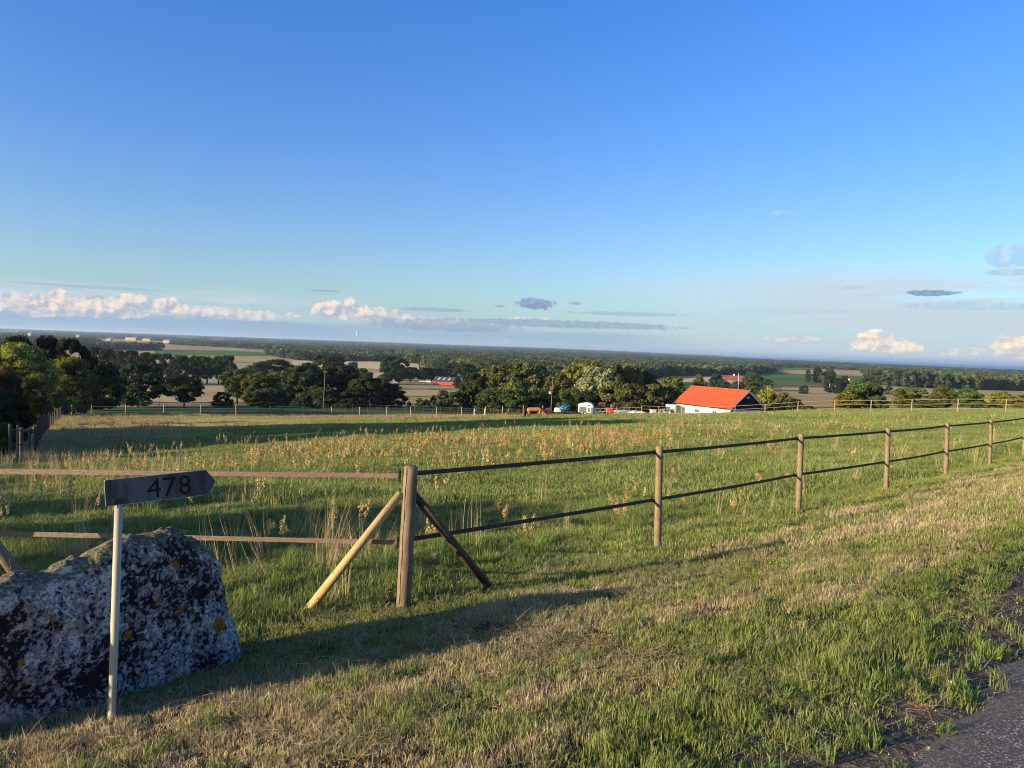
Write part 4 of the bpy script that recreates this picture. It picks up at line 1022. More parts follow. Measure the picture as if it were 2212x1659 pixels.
# ------------------------------------------------------------------ barn and far buildings
BARNRED = plain('barn_red', (.36, .045, .045), .8, .12, 2); DSLATE = plain('dark_sheet_roof', (.05, .055, .065), .6, .2, 2); SKYL = plain('skylight_panel', (.35, .38, .40), .4, .1)
def house(name, px, D, py_base, L, Wd, eh, rh, rz, wallm, roofm, label, extra=None, cat='building', nw=3):
    b_ = AT(px, D); b_[2] = PT(px, py_base, D)[2]
    t = thing(name, b_, label, cat, rz); bm = bmesh.new()
    pts = [Vector((-L/2, -Wd/2, -1)), Vector((-L/2, Wd/2, -1)), Vector((-L/2, Wd/2, eh)), Vector((-L/2, 0, rh-.15)), Vector((-L/2, -Wd/2, eh))]
    prism(bm, pts, Vector((L, 0, 0))); mobj('wall', bm_mesh(bm, 'wall'), wallm, t)
    ro = mobj('roof', gable_roof_mesh(L+.8, Wd+.9, eh-.1, rh+.1, 0, .15, 1.2), roofm, t)
    for k in range(nw):
        x = -L/2+L*(k+.5)/nw; f = boxo('window', (x, -Wd/2-.04, eh*.55), (min(1.6, L*.08), .08, eh*.32), WHITEP, t); boxo('pane', (x, -Wd/2-.09, eh*.55), (min(1.3, L*.065), .02, eh*.25), GLASS, f)
    if extra: extra(t, ro, L, Wd, eh, rh)
    return t
def barn_extra(t, ro, L, Wd, eh, rh):
    sl = math.atan2(rh-eh, Wd/2)
    for k in range(5):
        x = -L*.36+k*L*.18; boxo('skylight', (x, -Wd/4, (eh+rh)/2+.12), (1.5, Wd*.30, .12), SKYL, ro, 0, sl)
    for q in (-1, 1):
        a = Vector((-L/2-.45, q*(Wd/2+.45), eh-.3)); b_ = Vector((-L/2-.45, 0, rh+.15)); bm = bmesh.new(); prism(bm, [a, b_, b_-Vector((0, 0, .6)), a-Vector((0, 0, .6))], Vector((-.1, 0, 0))); mobj('bargeboard', bm_mesh(bm, 'bargeboard'), WHITEP, t)
house('red_barn', 974, 520, 838, 20.5, 13, 4.6, 7.3, R(-16), BARNRED, DSLATE, 'long red barn with dark roof and pale skylights among the trees', barn_extra, nw=0)
REDT = plain('old_red_tiles', (.22, .075, .055), .85, .2, 1)
def chim(t, ro, L, Wd, eh, rh): boxo('chimney', (L*.15, 0, rh+.5), (.9, .9, 1.6), WHITEP, ro)
house('farmhouse', 1575, 620, 826, 22, 9, 2.6, 5.6, R(-8), plain('brick_wall', (.22, .11, .09)), REDT, 'long farmhouse with faded red roof above the orange roof', chim)
house('white_farmhouse', 1828, 640, 836.5, 14, 8, 2.8, 5.8, R(12), WHITE, REDT, 'white farmhouse with red roof beside dark trees on the right plain', chim)
house('white_outbuilding', 1799, 645, 835.5, 9, 6, 2.2, 3.4, R(12), WHITE, DSLATE, 'low white outbuilding with dark roof left of the white farmhouse', None, 'outbuilding', 1)
PALEW = plain('weathered_white', (.34, .33, .31), .8, .08, .3); CRM = plain('cream_wall', (.42, .34, .19), .8, .08, .3); GRR = plain('grey_roof', (.30, .28, .25), .8)
for px, D, py, L, eh, lb in ((284, 2500, 734.5, 36, 6, 'long cream industrial hall, the larger one on the far left plain'), (318, 2550, 736, 26, 4.5, 'shorter cream hall just right of the long cream hall'), (66, 2700, 724.5, 12, 7, 'small white house far off above the left trees'), (170, 2600, 729.5, 12, 7, 'small white house far off left of the cream halls'),
                             (236, 2450, 736, 16, 5, 'low pale shed just left of the long cream hall'), (361, 2400, 740, 20, 6, 'low pale house right of the cream halls')):
    house('far_hall' if L > 25 else 'far_house', px, D, py, L, 14, eh, eh+3, R(-5), CRM if L > 25 else PALEW, GRR, lb, None, 'building', 4)
b_ = PT(771, 719, 6000); t = thing('water_tower', np.array([b_[0], b_[1], b_[2]-24]), 'tiny white mushroom shaped water tower on the far left horizon', 'water tower')
tubeo('shaft', [(0, 0, 0), (0, 0, 24)], 3, WHITEP, t); tubeo('tank', [(0, 0, 22), (0, 0, 30), (0, 0, 32)], [3, 8, 7], WHITEP, t, 12)
# parked cars by the barn, a few pixels each
def far_car(px, py, D, c, label):
    b_ = AT(px, D); b_[2] = PT(px, py, D)[2]; t = thing('parked_car', b_, label, 'car', R(-10)); m_ = plain('car_paint', c, .35)
    bm = bmesh.new(); prism(bm, [Vector((x, -.9, z)) for x, z in ((-2.2, .3), (-2.2, .9), (-1.5, 1.0), (-1.0, 1.5), (.7, 1.5), (1.3, 1.0), (2.2, .85), (2.2, .3))], Vector((0, 1.8, 0))); mobj('body', bm_mesh(bm, 'body'), m_, t)
    boxo('window', (-.15, -.91, 1.22), (1.7, .03, .36), GLASS, t)
    for x in (-1.35, 1.35): wheel(t, (x, -.85, .34), .34, .2, TYRE, ALU)
far_car(925, 826.5, 530, (.6, .6, .62), 'pale car parked under the trees left of the red barn')
far_car(912, 826, 535, (.3, .33, .38), 'grey car parked beside the pale car near the barn')
# ------------------------------------------------------------------ trees
def crown_mesh(name, seed, kind, nl, leaf, nlobe):
    """unit crown: width 1, height 1, base at z=0.  leaf cards spread over many lobes"""
    r_ = np.random.default_rng(seed); L = []
    k = 0
    while len(L) < nlobe and k < 9999:
        k += 1
        th = r_.uniform(0, 2*math.pi); z = r_.uniform(.06, .97)
        if kind == 'round': prof = math.sqrt(max(0, 1-((z-.48)/.53)**2))
        elif kind == 'bush': prof = math.sqrt(max(0, 1-((z-.30)/.70)**2))*1.0
        elif kind == 'tall': prof = (.45+.55*min(1, z/.25))*math.sqrt(max(0, 1-(max(z-.3, 0)/.70)**2.2))
        elif kind == 'spread': prof = 0 if z < .22 else math.sqrt(max(0, 1-((z-.60)/.42)**2))
        elif kind == 'spruce': prof = (1-z)*.95+.03
        else: prof = .8
        if prof < .08: continue
        lr = r_.uniform(.085, .17)*(1.15 if nlobe < 30 else .95)
        if kind == 'spruce': lr *= .7
        rad = max(0, prof*.5-lr*.75)*(r_.uniform(.75, 1.12))
        if r_.random() < .15: rad *= .4
        L.append((rad*math.cos(th), rad*math.sin(th), min(max(z, lr*.7), 1-lr*.8), lr, r_.uniform(0, 1)))
    L = np.array(L); top = (L[:, 2]+L[:, 3]).max()
    w = L[:, 3]**2; pick = r_.choice(len(L), nl, p=w/w.sum()); C = L[pick]
    d = r_.normal(size=(nl, 3)); d /= np.linalg.norm(d, axis=1)[:, None]
    d[:, 2] = np.where(d[:, 2] < -.3, -d[:, 2]*.6, d[:, 2])
    rr = C[:, 3]*(r_.uniform(.72, 1.10, nl))
    P = C[:, :3]+d*rr[:, None]*np.array([1, 1, .82]); 
    nrm = d*1.0+r_.normal(size=(nl, 3))*.55; nrm /= np.linalg.norm(nrm, axis=1)[:, None]
    a = np.cross(nrm, r_.normal(size=(nl, 3))); a /= np.linalg.norm(a, axis=1)[:, None]; b_ = np.cross(nrm, a)
    s = leaf*r_.uniform(.55, 1.3, nl)[:, None]; q = .62
    V = np.stack([P-a*s, P-b_*s*q, P+a*s, P+b_*s*q], 1).reshape(-1, 3); F = np.arange(nl*4).reshape(-1, 4)
    tone = np.clip(.45*C[:, 4]+r_.uniform(0, .55, nl), 0, 1)
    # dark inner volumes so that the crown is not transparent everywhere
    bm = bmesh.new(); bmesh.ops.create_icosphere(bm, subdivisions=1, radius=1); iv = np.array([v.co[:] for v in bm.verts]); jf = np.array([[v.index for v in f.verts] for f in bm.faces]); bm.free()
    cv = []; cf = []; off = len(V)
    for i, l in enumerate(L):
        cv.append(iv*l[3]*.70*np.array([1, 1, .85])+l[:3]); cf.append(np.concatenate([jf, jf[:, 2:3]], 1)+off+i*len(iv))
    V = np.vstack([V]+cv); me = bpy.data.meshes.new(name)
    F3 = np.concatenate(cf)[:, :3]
    nq, nt_ = len(F), len(F3)
    me.vertices.add(len(V)); me.vertices.foreach_set('co', V.astype(np.float32).ravel())
    me.loops.add(nq*4+nt_*3); me.loops.foreach_set('vertex_index', np.concatenate([F.ravel(), F3.ravel()]).astype(np.int32))
    me.polygons.add(nq+nt_)
    me.polygons.foreach_set('loop_start', np.concatenate([np.arange(nq)*4, nq*4+np.arange(nt_)*3]).astype(np.int32))
    me.polygons.foreach_set('loop_total', np.concatenate([np.full(nq, 4), np.full(nt_, 3)]).astype(np.int32))
    zs = V[:, 2].max(); xs = np.percentile(np.hypot(V[:, 0], V[:, 1]), 98); V = V*np.array([.5/xs, .5/xs, 1/zs]); me.vertices.foreach_set('co', V.astype(np.float32).ravel())
    me.update(calc_edges=True)
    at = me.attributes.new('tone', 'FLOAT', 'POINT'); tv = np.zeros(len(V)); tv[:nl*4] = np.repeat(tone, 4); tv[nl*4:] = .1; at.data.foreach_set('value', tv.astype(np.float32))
    me.materials.append(L_GREEN); return me
CR = {}
for kd, n_, lf, nlb in (('round', 6500, .030, 70), ('bush', 5200, .030, 55), ('tall', 6500, .030, 75), ('spread', 5200, .032, 55)):
    CR[kd] = [crown_mesh('crown', 10+i*7+len(kd), kd, n_, lf, nlb) for i in range(3)]
CRN = {kd: [crown_mesh('crown', 50+i, kd, 22000, .0145, 120) for i in range(2)] for kd in ('round', 'bush')}
def trunk_mesh(seed, H, r):
    r_ = random.Random(seed); bm = bmesh.new(); tube(bm, [(0, 0, -.05), (0.01, 0, .25), (-.01, .01, .6)], [r*1.3, r, r*.55], 7)
    for _ in range(6):
        a = r_.uniform(0, 6.28); z = r_.uniform(.22, .5); tube(bm, [(0, 0, z), (.14*math.cos(a), .14*math.sin(a), z+.16), (.27*math.cos(a), .27*math.sin(a), z+.30)], [r*.5, r*.35, r*.12], 5)
    return bm_mesh(bm, 'trunk', True, BARK)
TR = [trunk_mesh(i, 1, .028) for i in range(3)]
tree_no = [0]
def tree(px, ytop, w, D, kind, mat, label, near=False, group=None, name=None, cat=None, sink=.0, depth=1.0):
    b_ = AT(px, D); bx, by = proj(*b_); H = (by-ytop)/FPX*D; Wm = w/FPX*D
    k = tree_no[0]; tree_no[0] += 1
    bush = H < 3.2 or kind == 'bush' or 'bush' in label
    t = thing(name or ('bush' if bush else 'tree'), b_-np.array([0, 0, sink]), label, cat or ('bush' if bush else 'tree'), (k*2.399) % 6.28, group)
    mesh = (CRN[kind] if near and kind in CRN else CR[kind])[k % (2 if near and kind in CRN else 3)]
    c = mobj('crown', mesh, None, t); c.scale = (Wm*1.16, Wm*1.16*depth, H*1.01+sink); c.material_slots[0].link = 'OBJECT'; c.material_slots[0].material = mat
    if not bush or H > 4:
        q = mobj('trunk', TR[k % 3], None, t); q.scale = (H*.9, H*.9, H*.95)
    return t
T = [
 # left clump next to the paddock
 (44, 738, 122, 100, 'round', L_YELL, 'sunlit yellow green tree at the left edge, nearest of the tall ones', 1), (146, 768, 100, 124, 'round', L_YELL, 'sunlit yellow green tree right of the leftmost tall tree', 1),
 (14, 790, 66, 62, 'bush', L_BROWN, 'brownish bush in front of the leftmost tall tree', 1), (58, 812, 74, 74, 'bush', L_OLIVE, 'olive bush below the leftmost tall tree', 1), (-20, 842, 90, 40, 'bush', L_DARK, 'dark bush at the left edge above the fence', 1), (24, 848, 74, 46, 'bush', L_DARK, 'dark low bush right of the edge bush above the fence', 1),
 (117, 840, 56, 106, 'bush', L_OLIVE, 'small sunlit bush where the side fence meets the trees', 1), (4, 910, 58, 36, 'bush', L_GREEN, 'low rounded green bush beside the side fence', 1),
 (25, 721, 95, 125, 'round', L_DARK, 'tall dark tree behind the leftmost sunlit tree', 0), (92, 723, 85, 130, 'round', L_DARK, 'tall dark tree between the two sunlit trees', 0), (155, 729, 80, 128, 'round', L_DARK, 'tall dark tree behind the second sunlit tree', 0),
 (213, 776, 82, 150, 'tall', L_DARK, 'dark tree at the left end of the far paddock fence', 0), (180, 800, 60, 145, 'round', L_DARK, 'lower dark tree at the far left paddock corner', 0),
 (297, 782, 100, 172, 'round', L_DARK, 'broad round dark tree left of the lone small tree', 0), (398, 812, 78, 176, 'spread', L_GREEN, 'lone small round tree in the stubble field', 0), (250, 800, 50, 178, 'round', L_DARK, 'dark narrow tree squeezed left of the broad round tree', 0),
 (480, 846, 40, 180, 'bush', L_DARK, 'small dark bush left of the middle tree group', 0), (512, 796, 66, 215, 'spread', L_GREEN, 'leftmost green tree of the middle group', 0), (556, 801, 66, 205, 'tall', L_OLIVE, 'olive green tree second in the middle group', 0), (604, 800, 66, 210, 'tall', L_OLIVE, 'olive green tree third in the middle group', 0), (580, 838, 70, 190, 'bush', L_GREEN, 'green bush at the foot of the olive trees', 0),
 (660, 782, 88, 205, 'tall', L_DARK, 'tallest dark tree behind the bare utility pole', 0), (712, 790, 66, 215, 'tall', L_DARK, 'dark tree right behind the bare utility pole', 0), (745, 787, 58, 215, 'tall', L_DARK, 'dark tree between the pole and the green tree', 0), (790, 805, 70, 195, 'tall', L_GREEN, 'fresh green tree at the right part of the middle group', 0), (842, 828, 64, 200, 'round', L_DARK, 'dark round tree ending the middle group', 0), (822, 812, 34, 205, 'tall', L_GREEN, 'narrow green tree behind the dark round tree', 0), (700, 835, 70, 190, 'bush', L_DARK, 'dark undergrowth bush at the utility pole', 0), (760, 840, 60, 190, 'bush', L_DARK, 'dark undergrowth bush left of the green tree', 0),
 (590, 775, 80, 470, 'round', L_DARK, 'dark tree behind the olive trees on the plain', 0), (550, 783, 50, 450, 'round', L_DARK, 'dark tree behind the leftmost green tree', 0), (690, 765, 60, 480, 'round', L_DARK, 'dark tree seen above the tallest middle tree', 0), (722, 768, 50, 470, 'round', L_DARK, 'dark tree right of the one above the middle group', 0), (761, 781, 30, 430, 'round', L_DARK, 'small dark round tree in front of the wheat strip', 0), (786, 795, 46, 330, 'bush', L_DARK, 'dark bush between wheat strip and green tree', 0), (840, 806, 50, 420, 'bush', L_DARK, 'low dark hedge bush left of the tree row by the barn', 0),
 (843, 768, 40, 570, 'round', L_DARK, 'tall dark tree standing in the wheat strip, left half', 0), (866, 774, 32, 575, 'round', L_DARK, 'tall dark tree standing in the wheat strip, right half', 0),
 (862, 795, 36, 540, 'spread', L_DARK, 'first dark tree of the row left of the barn', 0), (886, 792, 36, 545, 'spread', L_DARK, 'second dark tree of the row left of the barn', 0), (911, 793, 34, 545, 'spread', L_DARK, 'third dark tree of the row left of the barn', 0), (932, 794, 30, 550, 'spread', L_DARK, 'last dark tree of the row before the barn', 0),
 (962, 781, 50, 600, 'round', L_DARK, 'dark tree behind the left end of the red barn', 0), (1000, 784, 44, 590, 'round', L_DARK, 'dark tree behind the right end of the red barn', 0), (1030, 780, 50, 600, 'round', L_GREEN, 'dull green tree right behind the barn trees', 0), (987, 812, 16, 460, 'tall', L_DARK, 'small dark tree standing in front of the red barn', 0),
 (905, 859, 18, 190, 'bush', L_GREEN, 'tiny bush in the stubble below the barn, left one', 0), (936, 853, 14, 200, 'bush', L_GREEN, 'tiny upright bush in the stubble below the barn', 0), (883, 866, 10, 190, 'bush', L_DARK, 'smallest bush at the edge of the barn field', 0), (955, 842, 32, 195, 'bush', L_GREEN, 'dark green bush left of the big oak group', 0), (982, 845, 36, 195, 'bush', L_DARK, 'dark bush touching the big oak group', 0), (920, 862, 20, 188, 'bush', L_DARK, 'low bush between the two tiny stubble bushes', 0),
 # central bright group
 (1020, 803, 60, 200, 'round', L_GREEN, 'green tree at the left end of the oak group', 0), (1048, 796, 56, 208, 'tall', L_OLIVE, 'second tree from the left in the oak group', 0), (1088, 784, 82, 200, 'round', L_OLIVE, 'big olive oak left of the horse group gap', 0), (1130, 781, 80, 196, 'round', L_OLIVE, 'biggest olive oak left of the pole with transformer', 0), (1164, 785, 54, 212, 'round', L_GREEN, 'dark green tree between the biggest oak and the pole', 0), (1060, 835, 60, 180, 'bush', L_GREEN, 'green undergrowth below the left oaks', 0), (1110, 840, 80, 178, 'bush', L_GREEN, 'green undergrowth below the biggest oak', 0), (1160, 842, 60, 180, 'bush', L_DARK, 'dark undergrowth left of the transformer pole', 0),
 (1204, 802, 66, 186, 'tall', L_OLIVE, 'sunlit tree directly right of the transformer pole', 0), (1236, 784, 62, 194, 'tall', L_YELL, 'yellow green tree left of the grey willow', 0), (1272, 777, 70, 200, 'tall', L_YELL, 'tallest yellow green tree behind the grey willow', 0), (1288, 790, 92, 176, 'round', L_GREY, 'large grey green willow above the horse trailer', 0), (1322, 782, 60, 196, 'tall', L_OLIVE, 'olive tree right behind the grey willow', 0), (1356, 786, 60, 200, 'tall', L_OLIVE, 'olive tree second right of the willow', 0), (1390, 796, 60, 205, 'tall', L_GREEN, 'green tree at the right end of the willow group', 0), (1232, 838, 60, 168, 'bush', L_GREEN, 'green bush above the blue tarpaulin', 0), (1318, 822, 60, 165, 'bush', L_OLIVE, 'olive bush above the red tractor', 0),
 (1270, 842, 70, 165, 'bush', L_DARK, 'dark bush behind the white trailer', 0), (1360, 828, 76, 160, 'bush', L_OLIVE, 'sunlit apple green bush left of the orange roof', 0), (1406, 828, 64, 178, 'bush', L_OLIVE, 'sunlit bush beside the left roof corner', 0), (1446, 812, 72, 186, 'round', L_OLIVE, 'rounded olive tree touching the orange roof', 0), (1508, 807, 36, 190, 'tall', L_OLIVE, 'single upright tree above the orange roof ridge', 0),
 (1618, 832, 44, 185, 'bush', L_OLIVE, 'olive bush behind the right roof slope', 0), (1655, 831, 46, 178, 'bush', L_YELL, 'yellow green bush right of the black gable', 0), (1690, 846, 44, 165, 'bush', L_OLIVE, 'olive hedge bush right of the stable', 0), (1716, 860, 40, 150, 'bush', L_DARK, 'dark low hedge bush ending the stable hedge', 0), (1690, 858, 60, 172, 'bush', L_DARK, 'dark hedge seen through the rail fence right of the stable', 0), (1745, 876, 38, 120, 'bush', L_GREEN, 'very low bush in the gap between the hedges', 0),
 (1862, 822, 86, 128, 'round', L_GREEN, 'dark domed tree in the right hedge', 0), (1835, 849, 64, 100, 'round', L_YELL, 'yellow green bush in front of the domed tree', 0), (1895, 856, 46, 100, 'round', L_GREEN, 'green bush right of the domed tree', 0), (1966, 836, 74, 106, 'round', L_OLIVE, 'broad green hedge tree with ragged top', 0), (2036, 836, 48, 102, 'round', L_OLIVE, 'olive hedge tree right of the broad ragged one', 0), (2092, 838, 54, 99, 'round', L_GREEN, 'dark green hedge tree second from the right edge pair', 0), (2155, 844, 44, 96, 'round', L_YELL, 'olive hedge tree near the right edge', 0), (2206, 852, 48, 94, 'round', L_YELL, 'hedge bush at the right edge of the picture', 0), (2262, 848, 60, 92, 'round', L_GREEN, 'hedge bush just past the right edge', 0), (2000, 866, 60, 96, 'bush', L_GREEN, 'low green filler bush in the right hedge', 0), (2125, 868, 50, 92, 'bush', L_GREEN, 'low green filler bush beside the dark hedge tree', 0),
 # farm trees
 (1790, 811, 20, 600, 'round', L_DARK, 'dark tree left of the white farmhouse', 0), (1808, 816, 22, 590, 'round', L_DARK, 'dark tree just behind the white farmhouse', 0), (1823, 811, 18, 610, 'round', L_DARK, 'dark tree right above the white farmhouse', 0), (1745, 796, 11, 880, 'tall', L_DARK, 'slim dark tree alone in the green field', 0), (1766, 793, 20, 880, 'tall', L_DARK, 'left dark clump tree in the green field', 0), (1792, 794, 22, 880, 'tall', L_DARK, 'right dark clump tree in the green field', 0),
 (1900, 832, 14, 620, 'bush', L_DARK, 'small dark bush in the stubble, left of its pair', 0), (1920, 833, 15, 620, 'bush', L_DARK, 'small dark bush in the stubble, right of its pair', 0), (1736, 831, 20, 560, 'bush', L_DARK, 'low dark thicket in the fallow strip', 0), (1868, 815, 18, 640, 'round', L_DARK, 'dark tree at the left end of the right wood', 0),
 (1547, 806, 26, 590, 'round', L_DARK, 'dark tree left of the long farmhouse', 0), (1625, 803, 40, 600, 'round', L_GREEN, 'broad tree right of the white mast', 0), (1560, 820, 30, 580, 'bush', L_DARK, 'garden bush before the long farmhouse', 0), (1655, 818, 26, 590, 'bush', L_DARK, 'low bush right of the broad farmhouse tree', 0), (1594, 822, 26, 575, 'bush', L_DARK, 'garden bush below the white mast', 0),
]
for (px, yt, w, D, kd, mt, lb, nr) in T: tree(px, yt, w, D, kd, mt, lb, bool(nr))
# the two tree rows on the left plain
for k, px in enumerate((205, 232, 258, 284, 310, 336, 362, 388)):
    tree(px, 749+k*2.3+(k % 3), 40, 395, 'spread' if k % 2 else 'round', L_DARK, 'dark tree of the long unbroken row behind the broad round tree', group='trees of the long left row')
for k, (px, yt, w) in enumerate(((425, 767, 36), (447, 769, 38), (472, 768, 36), (494, 766, 30))):
    tree(px, yt, w, 420, 'spread', L_DARK, 'dark spreading tree of the short row above the lone small tree', group='trees of the short left row')
# trees outside the frame on the sun side: they throw the evening shade over the paddock
OFFT = [(-62, 26, 16, 20, 'round'), (-62, 40, 12, 18, 'round'), (-77, 33, 16, 23, 'round'), (-86, 20, 16, 24, 'round'), (-72, 13, 13, 18, 'round'), (-27, -2.2, 6.0, 7.2, 'round'), (-33, .5, 6, 7.6, 'round'), (-43, -.5, 8.5, 8.6, 'round'), (-46, 6, 8, 8.8, 'round'), (-47, 13, 9, 8.8, 'round')]
for k, (x, y, w, h, kd) in enumerate(OFFT):
    t = thing('tree', gnd(x, y), ('tree', 'bush')[kd == 'bush']+' outside the left edge of the picture shading the paddock', 'tree', k*1.3, 'trees left of the picture')
    c = mobj('crown', CR[kd][k % 3], None, t); c.scale = (w, w, h); c.material_slots[0].link = 'OBJECT'; c.material_slots[0].material = L_GREEN
    q = mobj('trunk', TR[k % 3], None, t); q.scale = (h*.9, h*.9, h)

# ------------------------------------------------------------------ geometry-node scatter for uncountable growth
def proto_col(name, objs):
    c = bpy.data.collections.new(name)
    for o in objs: c.objects.link(o)
    return c
def scatter(name, col, P, rot, scl, idx, label, cat, mat=None, kind='stuff'):
    n = len(P); me = bpy.data.meshes.new(name); me.vertices.add(n); me.vertices.foreach_set('co', np.asarray(P, np.float32).ravel())
    for nm, tp, arr, key in (('rot', 'FLOAT_VECTOR', rot, 'vector'), ('scl', 'FLOAT_VECTOR', scl, 'vector'), ('pidx', 'INT', idx, 'value')):
        a = me.attributes.new(nm, tp, 'POINT'); a.data.foreach_set(key, np.asarray(arr, np.int32 if tp == 'INT' else np.float32).ravel())
    o = mobj(name, me); prop(o, label, cat, kind=kind)
    ng = bpy.data.node_groups.new(name, 'GeometryNodeTree'); ng.interface.new_socket('Geometry', in_out='INPUT', socket_type='NodeSocketGeometry'); ng.interface.new_socket('Geometry', in_out='OUTPUT', socket_type='NodeSocketGeometry')
    gi = ng.nodes.new('NodeGroupInput'); go = ng.nodes.new('NodeGroupOutput'); ip = ng.nodes.new('GeometryNodeInstanceOnPoints'); ci = ng.nodes.new('GeometryNodeCollectionInfo')
    ci.inputs['Collection'].default_value = col; ci.inputs['Separate Children'].default_value = True; ci.inputs['Reset Children'].default_value = True
    ip.inputs['Pick Instance'].default_value = True
    def na(nm, dt):
        q = ng.nodes.new('GeometryNodeInputNamedAttribute'); q.data_type = dt; q.inputs['Name'].default_value = nm; return q.outputs['Attribute']
    ng.links.new(gi.outputs[0], ip.inputs['Points']); ng.links.new(ci.outputs[0], ip.inputs['Instance']); ng.links.new(na('pidx', 'INT'), ip.inputs['Instance Index'])
    e2 = ng.nodes.new('FunctionNodeEulerToRotation'); ng.links.new(na('rot', 'FLOAT_VECTOR'), e2.inputs[0]); ng.links.new(e2.outputs[0], ip.inputs['Rotation']); ng.links.new(na('scl', 'FLOAT_VECTOR'), ip.inputs['Scale'])
    ng.links.new(ip.outputs[0], go.inputs[0]); md = o.modifiers.new('scatter', 'NODES'); md.node_group = ng; return o
def inpoly_np(X, Y, poly):
    c = np.zeros(len(X), bool); n = len(poly); j = n-1
    for i in range(n):
        xi, yi = poly[i]; xj, yj = poly[j]
        m = ((yi > Y) != (yj > Y)) & (X < (xj-xi)*(Y-yi)/(yj-yi+1e-12)+xi); c ^= m; j = i
    return c
def proj_np(P):
    d = P-np.array([0, 0, EYE]); f = d@FW
    return CX+FPX*(d@RT)/f, CY-FPX*(d@UP)/f
# far woods
FRONT_X = [-200, 0, 200, 330, 400, 475, 560, 620, 650, 840, 905, 940, 1060, 1200, 1400, 1480, 1560, 1600, 1700, 1705, 1760, 1868, 1871, 1950, 2030, 2212, 2400]
FRONT_Y = [752, 754, 756, 757, 756, 760, 763, 775, 779, 781, 787, 800, 812, 826, 818, 812, 812, 811, 811, 793, 796, 801, 829, 836, 840, 846, 850]
def far_wood():
    pts = []; r_ = np.random.default_rng(3)
    D0 = 520.; S0 = 7.0
    D = D0
    while D < 16000:
        s_ = S0*(D/700)**.92; w = math.tan(R(38))*D; n = int(2*w/s_)
        x = (np.arange(n)+r_.uniform(-.4, .4, n)+.5)*s_-w; y = D+r_.uniform(-.45, .45, n)*s_
        pts.append(np.stack([x, y, np.full(n, s_)], -1)); D += s_*.85
    A = np.vstack(pts); Z = gz(A[:, 0], A[:, 1]); P = np.stack([A[:, 0], A[:, 1], Z], -1)
    px, py = proj_np(P); fy = np.interp(px, FRONT_X, FRONT_Y)
    keep = (py < fy) & (px > -160) & (px < 2380) & (Z > EYE-SEA_H+.8)
    for poly in FPOLY: keep &= ~inpoly_np(px, py, poly)
    # open land far out on the left, scattered woods with clearings
    nz = np.sin(A[:, 0]*.0031+1.)*np.sin(A[:, 1]*.0023+.5)+.6*np.sin(A[:, 0]*.0071+A[:, 1]*.004)
    dist = A[:, 1]; open_ = (px < 620) & (dist > 1600) & (nz > .25)
    keep &= ~open_
    keep &= ~((px > 230) & (px < 375) & (dist > 1900) & (dist < 2480))
    P = P[keep]; s_ = A[keep, 2]; px = px[keep]; n = len(P)
    hmax = np.where(P[:, 1] < 1600, 1, 1.)
    cl = np.sin(P[:, 0]*.021+2*np.sin(P[:, 1]*.009))*np.sin(P[:, 1]*.017+P[:, 0]*.006)
    H = (r_.uniform(10.5, 16.8, n)+cl*1.8)*np.where((px > 1850) & (P[:, 1] < 1500), 1.15, 1.)*np.where((px < 1100) & (P[:, 1] > 2500), .8, 1.)
    H = np.where((px > 1400) & (P[:, 1] > 1500), H*.78, H)
    Wd = np.maximum(9.5, s_*1.45)*r_.uniform(.8, 1.25, n)
    scl = np.stack([Wd, Wd, H], -1); rot = np.stack([np.zeros(n), np.zeros(n), r_.uniform(0, 6.28, n)], -1)
    protos = []
    for i, (kd, sd) in enumerate((('round', 5), ('round', 6), ('tall', 7), ('tall', 8), ('round', 9), ('spruce', 11))):
        me = crown_mesh('wood_crown', 300+sd, kd, 420, .085, 22); me.materials.clear(); me.materials.append((L_FAR, L_FAR, L_FAR, L_FAR2, L_FAR2, L_FAR)[i]); protos.append(bpy.data.objects.new('wood_crown_%d' % i, me))
    idx = np.where(r_.uniform(0, 1, n) < .5+.42*cl, r_.choice([0, 1, 2, 5], n, p=[.34, .30, .28, .08]), r_.choice([3, 4, 1], n, p=[.45, .40, .15])); Wd2 = np.where(idx == 5, .45, 1.)
    scl[:, 0] *= Wd2; scl[:, 1] *= Wd2
    print('far wood', n)
    scatter('far_woodland', proto_col('wood_protos', protos), P-np.array([0, 0, .5]), rot, scl, idx, 'dark deciduous woodland filling the plain up to the horizon', 'woodland')
L_FAR2 = leafmat('leaves_far_wood_light', (.04, .055, .024), (.17, .19, .08))
far_wood()
# distant blue ridge beyond the water, left part
bm = bmesh.new(); top = []; bot = []
for k in range(60):
    px = -100+k*25; a, _ = azel(px, 740); d = 38000; h = (150-1.6*k+25*math.sin(k*.7)+12*math.sin(k*2.1)) if k < 52 else 10
    x, y = math.tan(a)*d, d; h = max(h*.42, 0); top.append(bm.verts.new((x, y+2500, EYE-SEA_H+h))); bot.append(bm.verts.new((x, y, EYE-SEA_H-5)))
for a, b_, c_, d_ in zip(top, top[1:], bot[1:], bot): bm.faces.new((a, b_, c_, d_))
o = mobj('far_ridge', bm_mesh(bm, 'far_ridge'), plain('distant_hills', (.06, .09, .10), 1, .1, .0005)); prop(o, 'low blue ridge on the horizon behind the left woods', 'hills', kind='structure')
